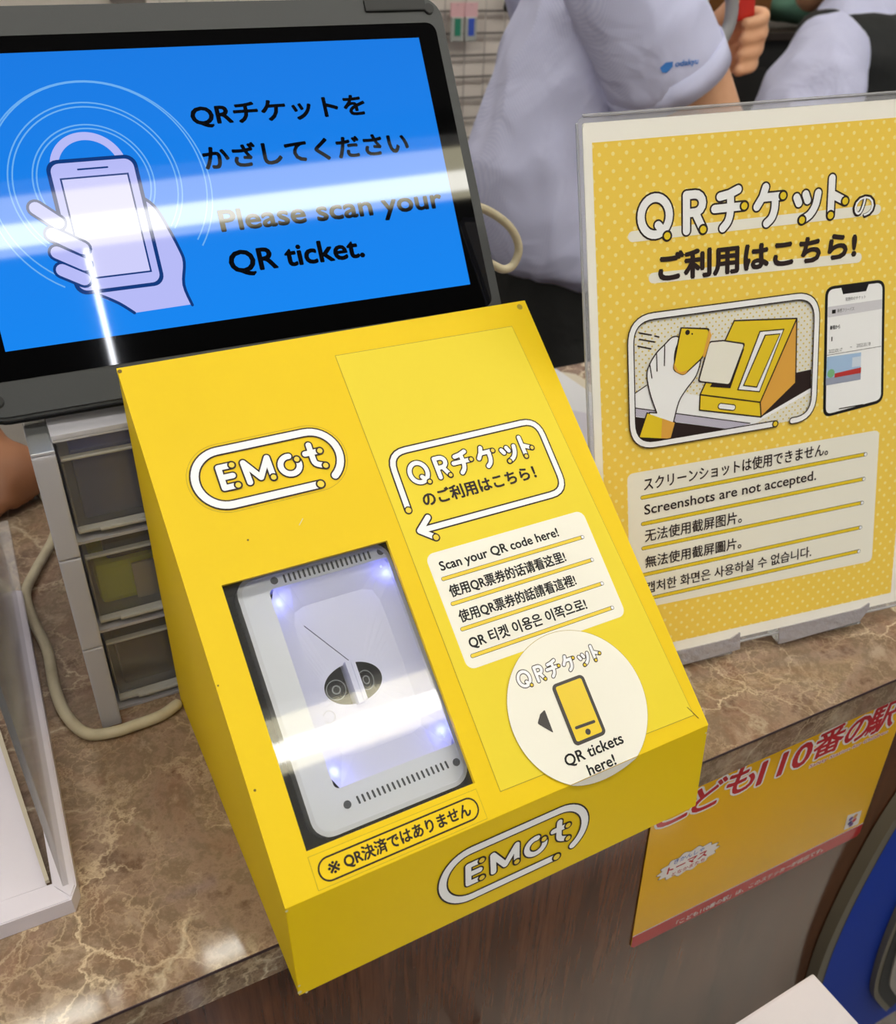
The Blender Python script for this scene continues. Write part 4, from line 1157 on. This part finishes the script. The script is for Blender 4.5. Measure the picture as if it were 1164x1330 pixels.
cA, cB = Vector((.7865, .7580, .3115)), Vector((.8035, .7572, .2850)); dC = (cB - cA).normalized()
sA = dC.cross(Vector((0, 1, 0))).normalized(); uA = sA.cross(dC)
loops = []
for c_, r_ in ((cA, .0810), (cB, .0825), (cB, .0790), (cA, .0780)):
    loops.append([bm.verts.new(c_ + r_ * (math.cos(2 * PI * k / 40) * sA + math.sin(2 * PI * k / 40) * uA)) for k in range(40)])
for a, b in zip(loops, loops[1:] + loops[:1]):
    for k in range(40): bm.faces.new((a[k], a[(k + 1) % 40], b[(k + 1) % 40], b[k]))
place(mesh_obj('sleeve_cuff', bm, SHIRT, pa, True))
# sleeve print laid on the sleeve cloth
A = Art(scale=1)
BLP = mat('blue sleeve print', (60, 130, 215), .7)
A.poly([(0, 0), (.006, .005), (.016, .005), (.017, -.001), (.010, -.007), (.004, -.006)], BLP, 0)
A.text('odakyu', .020, -.0035, w=.036, h=.0085, m=BLP, layer=0, bold=.03)
me = shirt.data
bvh = BVHTree.FromPolygons([v.co.copy() for v in me.vertices], [tuple(p.vertices) for p in me.polygons])
org = Vector((.730, .60, .336)); ex = Vector((.97, 0, .05)).normalized(); ez = Vector((0, .25, 1)).normalized()
V2 = []
for x, y, z in A.V:
    h = bvh.ray_cast(org + ex * x * .8 + ez * y * .95, Vector((0.05, 1, -.25)).normalized())
    V2.append(tuple(h[0] + h[1] * .0008) if h[0] else tuple(org + ex * x + ez * y + Vector((0, .08, 0))))
A.V = V2; A.dz = 0
place(A.build('sleeve_print', pa))
t = boxo('red_box', (-.016, .016, -.009, .009, -.026, .030), mat('red card', (190, 40, 30), .4), bev=.004)
t.matrix_world = Matrix.Translation((.985, .842, .375)) @ Matrix.Rotation(-.2, 4, 'Y')
tag(t, 'small red object held in the fingers of the person in the short-sleeved shirt', 'object')
bm = bmesh.new(); tube(bm, smooth_path([(.905, .80, .405), (.925, .80, .38), (.930, .80, .35), (.918, .80, .325), (.900, .80, .315)], 5), .009, 10)
tag(mesh_obj('grey_handle', bm, mat('grey plastic', (150, 152, 156), .4), smooth=True), 'light grey curved handle between the shirt sleeve and the raised hand', 'handle')

# --- person B: black vest over a lavender shirt, bending at the back right
pb = thing('person', 'person in a black vest over a lavender shirt, far right behind the poster', 'person', Matrix.Translation((1.75, 1.25, FZ)))
invb = pb.matrix_world.inverted()
def placeb(o): o.matrix_local = invb; return o
bm = bmesh.new()
rings_loft(bm, [(1.78, 1.28, -.20, .15, .11), (1.78, 1.26, .0, .15, .11), (1.76, 1.24, .20, .16, .11), (1.74, 1.26, .29, .10, .09), (1.74, 1.30, .33, .06, .06)])
HB = Vector((1.74, 1.40, .43))
tube(bm, [(1.74, 1.29, .30), (1.74, 1.35, .38)], [.055, .055], 14); head_bm(bm, HB, (0, 1, -.5), (1, 0, 0))
tube(bm, [(1.56, 1.20, .24), (1.47, 1.15, .06), (1.50, 1.25, -.08)], [.05, .045, .035], 14)
ball(bm, (1.51, 1.30, -.10), .035, (1, 1.3, .7), 2)
for k in range(4): tube(bm, [(1.485 + k * .018, 1.33, -.10), (1.485 + k * .018, 1.37, -.115), (1.485 + k * .018, 1.385, -.14)], .008, 8)
tube(bm, [(1.54, 1.29, -.1), (1.56, 1.32, -.11), (1.56, 1.35, -.12)], .009, 8)
tube(bm, [(1.93, 1.22, .24), (2.0, 1.25, .05), (1.93, 1.36, -.05)], [.05, .045, .035], 14)
for k in range(4): tube(bm, [(1.90 + k * .018, 1.36, -.06), (1.90 + k * .018, 1.42, -.08)], .008, 8)
for s in (-1, 1): tube(bm, [(1.78 + s * .09, 1.28, -.15), (1.78 + s * .1, 1.28, FZ + .10)], [.08, .05], 14)
placeb(fused('body', bm, SKIN, pb, voxel=.008, smooth=3))
bm = bmesh.new()
tube(bm, [(1.545, 1.18, .245), (1.510, 1.155, .205), (1.480, 1.14, .13), (1.455, 1.13, .03), (1.46, 1.15, -.05)], [.080, .098, .108, .105, .085], 22)
tube(bm, [(1.90, 1.22, .24), (1.98, 1.24, .12), (1.99, 1.26, .0)], [.08, .085, .08], 22)
rings_loft(bm, [(1.78, 1.27, .05, .15, .11), (1.76, 1.25, .20, .165, .115), (1.74, 1.27, .30, .13, .10), (1.74, 1.30, .345, .07, .07)])
placeb(fused('shirt', bm, SHIRT, pb, voxel=.009, smooth=4, fold=.012, fscale=9, seed=4))
bm = bmesh.new()
rings_loft(bm, [(1.79, 1.26, -.22, .20, .15), (1.79, 1.255, .0, .205, .155), (1.78, 1.25, .15, .20, .15), (1.76, 1.255, .25, .185, .14), (1.75, 1.27, .30, .16, .12), (1.745, 1.28, .322, .11, .09)])
placeb(fused('vest', bm, VEST, pb, voxel=.009, smooth=4, fold=.008, fscale=7, seed=9))
bm = bmesh.new()
rings_loft(bm, [(1.79, 1.27, -.26, .18, .14), (1.79, 1.27, -.16, .18, .14)])
for s in (-1, 1): tube(bm, [(1.78 + s * .09, 1.28, -.2), (1.78 + s * .1, 1.28, FZ + .08)], [.095, .065], 14)
placeb(fused('trousers', bm, TROUS, pb, voxel=.012, smooth=3, fold=.006))
for s in (-1, 1):
    bm = bmesh.new(); ball(bm, (1.78 + s * .1, 1.33, FZ + .043), .052, (.95, 2.3, .82), 3); placeb(mesh_obj('shoe', bm, BODYD, pb, True))
face_parts(pb, HB, (0, 1, -.4), (1, 0, 0))
for ch in pb.children:
    if ch.name.split('.')[0] in ('eye', 'iris', 'eyebrow', 'mouth', 'hair'): ch.matrix_local = invb

# --- person C: only a resting forearm shows at the left
pc = thing('person', 'person hidden by the laptop, bare forearm resting on the counter back at far left', 'person', Matrix.Translation((-.42, .92, FZ)))
invc = pc.matrix_world.inverted()
def placec(o): o.matrix_local = invc; return o
bm = bmesh.new()
rings_loft(bm, [(-.42, .92, -.2, .15, .10), (-.42, .90, .0, .15, .10), (-.42, .87, .2, .16, .11), (-.42, .84, .33, .12, .09), (-.42, .83, .40, .06, .06)])
HC = Vector((-.42, .80, .56)); tube(bm, [(-.42, .83, .38), (-.42, .81, .48)], .055, 14); head_bm(bm, HC, (0, -1, -.3), (1, 0, 0))
tube(bm, [(-.27, .84, .30), (-.20, .76, .14), (-.155, .66, .062)], [.05, .047, .042], 14)
tube(bm, [(-.155, .66, .062), (-.120, .585, .045), (-.100, .545, .034)], [.043, .040, .032], 14)
ball(bm, (-.088, .532, .030), .030, (1.2, 1.0, .85), 3)
for k in range(4): tube(bm, [(-.078 + k * .012 - .018, .520 + k * .006, .034), (-.068 + k * .012 - .014, .500 + k * .010, .028), (-.068 + k * .011 - .014, .497 + k * .010, .012)], .0085, 8)
tube(bm, [(-.10, .53, .03), (-.108, .505, .02), (-.100, .490, .012)], .010, 8)
tube(bm, [(-.57, .84, .30), (-.62, .74, .12), (-.56, .62, .045)], [.05, .045, .035], 14)
ball(bm, (-.55, .59, .032), .03, (1, 1.2, .8), 2)
for k in range(4): tube(bm, [(-.57 + k * .015, .57, .03), (-.57 + k * .015, .53, .014)], .0085, 8)
for s in (-1, 1): tube(bm, [(-.42 + s * .09, .92, -.15), (-.42 + s * .1, .92, FZ + .08)], [.08, .05], 14)
placec(fused('body', bm, SKIND, pc, voxel=.006, smooth=3))
bm = bmesh.new()
rings_loft(bm, [(-.42, .92, -.12, .17, .12), (-.42, .90, .0, .17, .12), (-.42, .87, .2, .18, .125), (-.42, .84, .33, .15, .11), (-.42, .83, .39, .08, .08)])
for s in (-1, 1): ball(bm, (-.42 + s * .145, .84, .315), .075)
for s in (-1, 1): tube(bm, [(-.42 + s * .13, .84, .32), (-.42 + s * .19, .79, .21)], [.07, .075], 18, cap=False)
placec(fused('shirt', bm, SHIRT, pc, voxel=.009, smooth=4, fold=.008, seed=2))
bm = bmesh.new()
rings_loft(bm, [(-.42, .92, -.24, .17, .13), (-.42, .92, -.10, .165, .125)])
for s in (-1, 1): tube(bm, [(-.42 + s * .09, .92, -.18), (-.42 + s * .1, .92, FZ + .08)], [.095, .065], 14)
placec(fused('trousers', bm, TROUS, pc, voxel=.012, smooth=3, fold=.006))
for s in (-1, 1):
    bm = bmesh.new(); ball(bm, (-.42 + s * .1, .87, FZ + .043), .052, (.95, 2.3, .82), 3); placec(mesh_obj('shoe', bm, BODYD, pc, True))
face_parts(pc, HC, (0, -1, -.2), (1, 0, 0))
for ch in pc.children:
    if ch.name.split('.')[0] in ('eye', 'iris', 'eyebrow', 'mouth', 'hair'): ch.matrix_local = invc

# --- shelf clutter far right
bm = bmesh.new(); ball(bm, (0, 0, 0), .12, (1.4, .6, .5), 4)
for v in bm.verts: v.co *= 1 + .18 * noise.noise(v.co * 16)
o = mesh_obj('green_bag', bm, mat('green cloth', (96, 140, 120), .7), smooth=True)
o.matrix_world = Matrix.Translation((2.02, 1.72, .318)); tag(o, 'crumpled green bag on the dark cabinet beyond the vest wearer', 'bag')
cb = thing('cabinet', 'low dark cabinet against the back wall behind the two staff', 'cabinet', Matrix.Translation((1.85, 1.70, FZ)))
boxo('body', (-.60, .60, -.06, .18, 0, 1.18), mat('dark cabinet', (24, 22, 22), .6), cb, bev=.004)
for s in (0, 1): 
    d = boxo('door', (-.58 + s * .59, -.02 + s * .59, -.075, -.0605, .06, 1.12), mat('dark cabinet door', (30, 27, 26), .55), cb, bev=.003)
boxo('top', (-.61, .61, -.08, .19, 1.1805, 1.20), mat('dark brown top', (44, 30, 20), .5), cb, bev=.003)
tag(boxo('cardboard_file', (1.74, 1.84, 1.66, 1.78, .2505, .33), mat('orange brown card', (120, 74, 24), .7), bev=.003), 'orange-brown card file on the dark cabinet behind the raised hand', 'file')
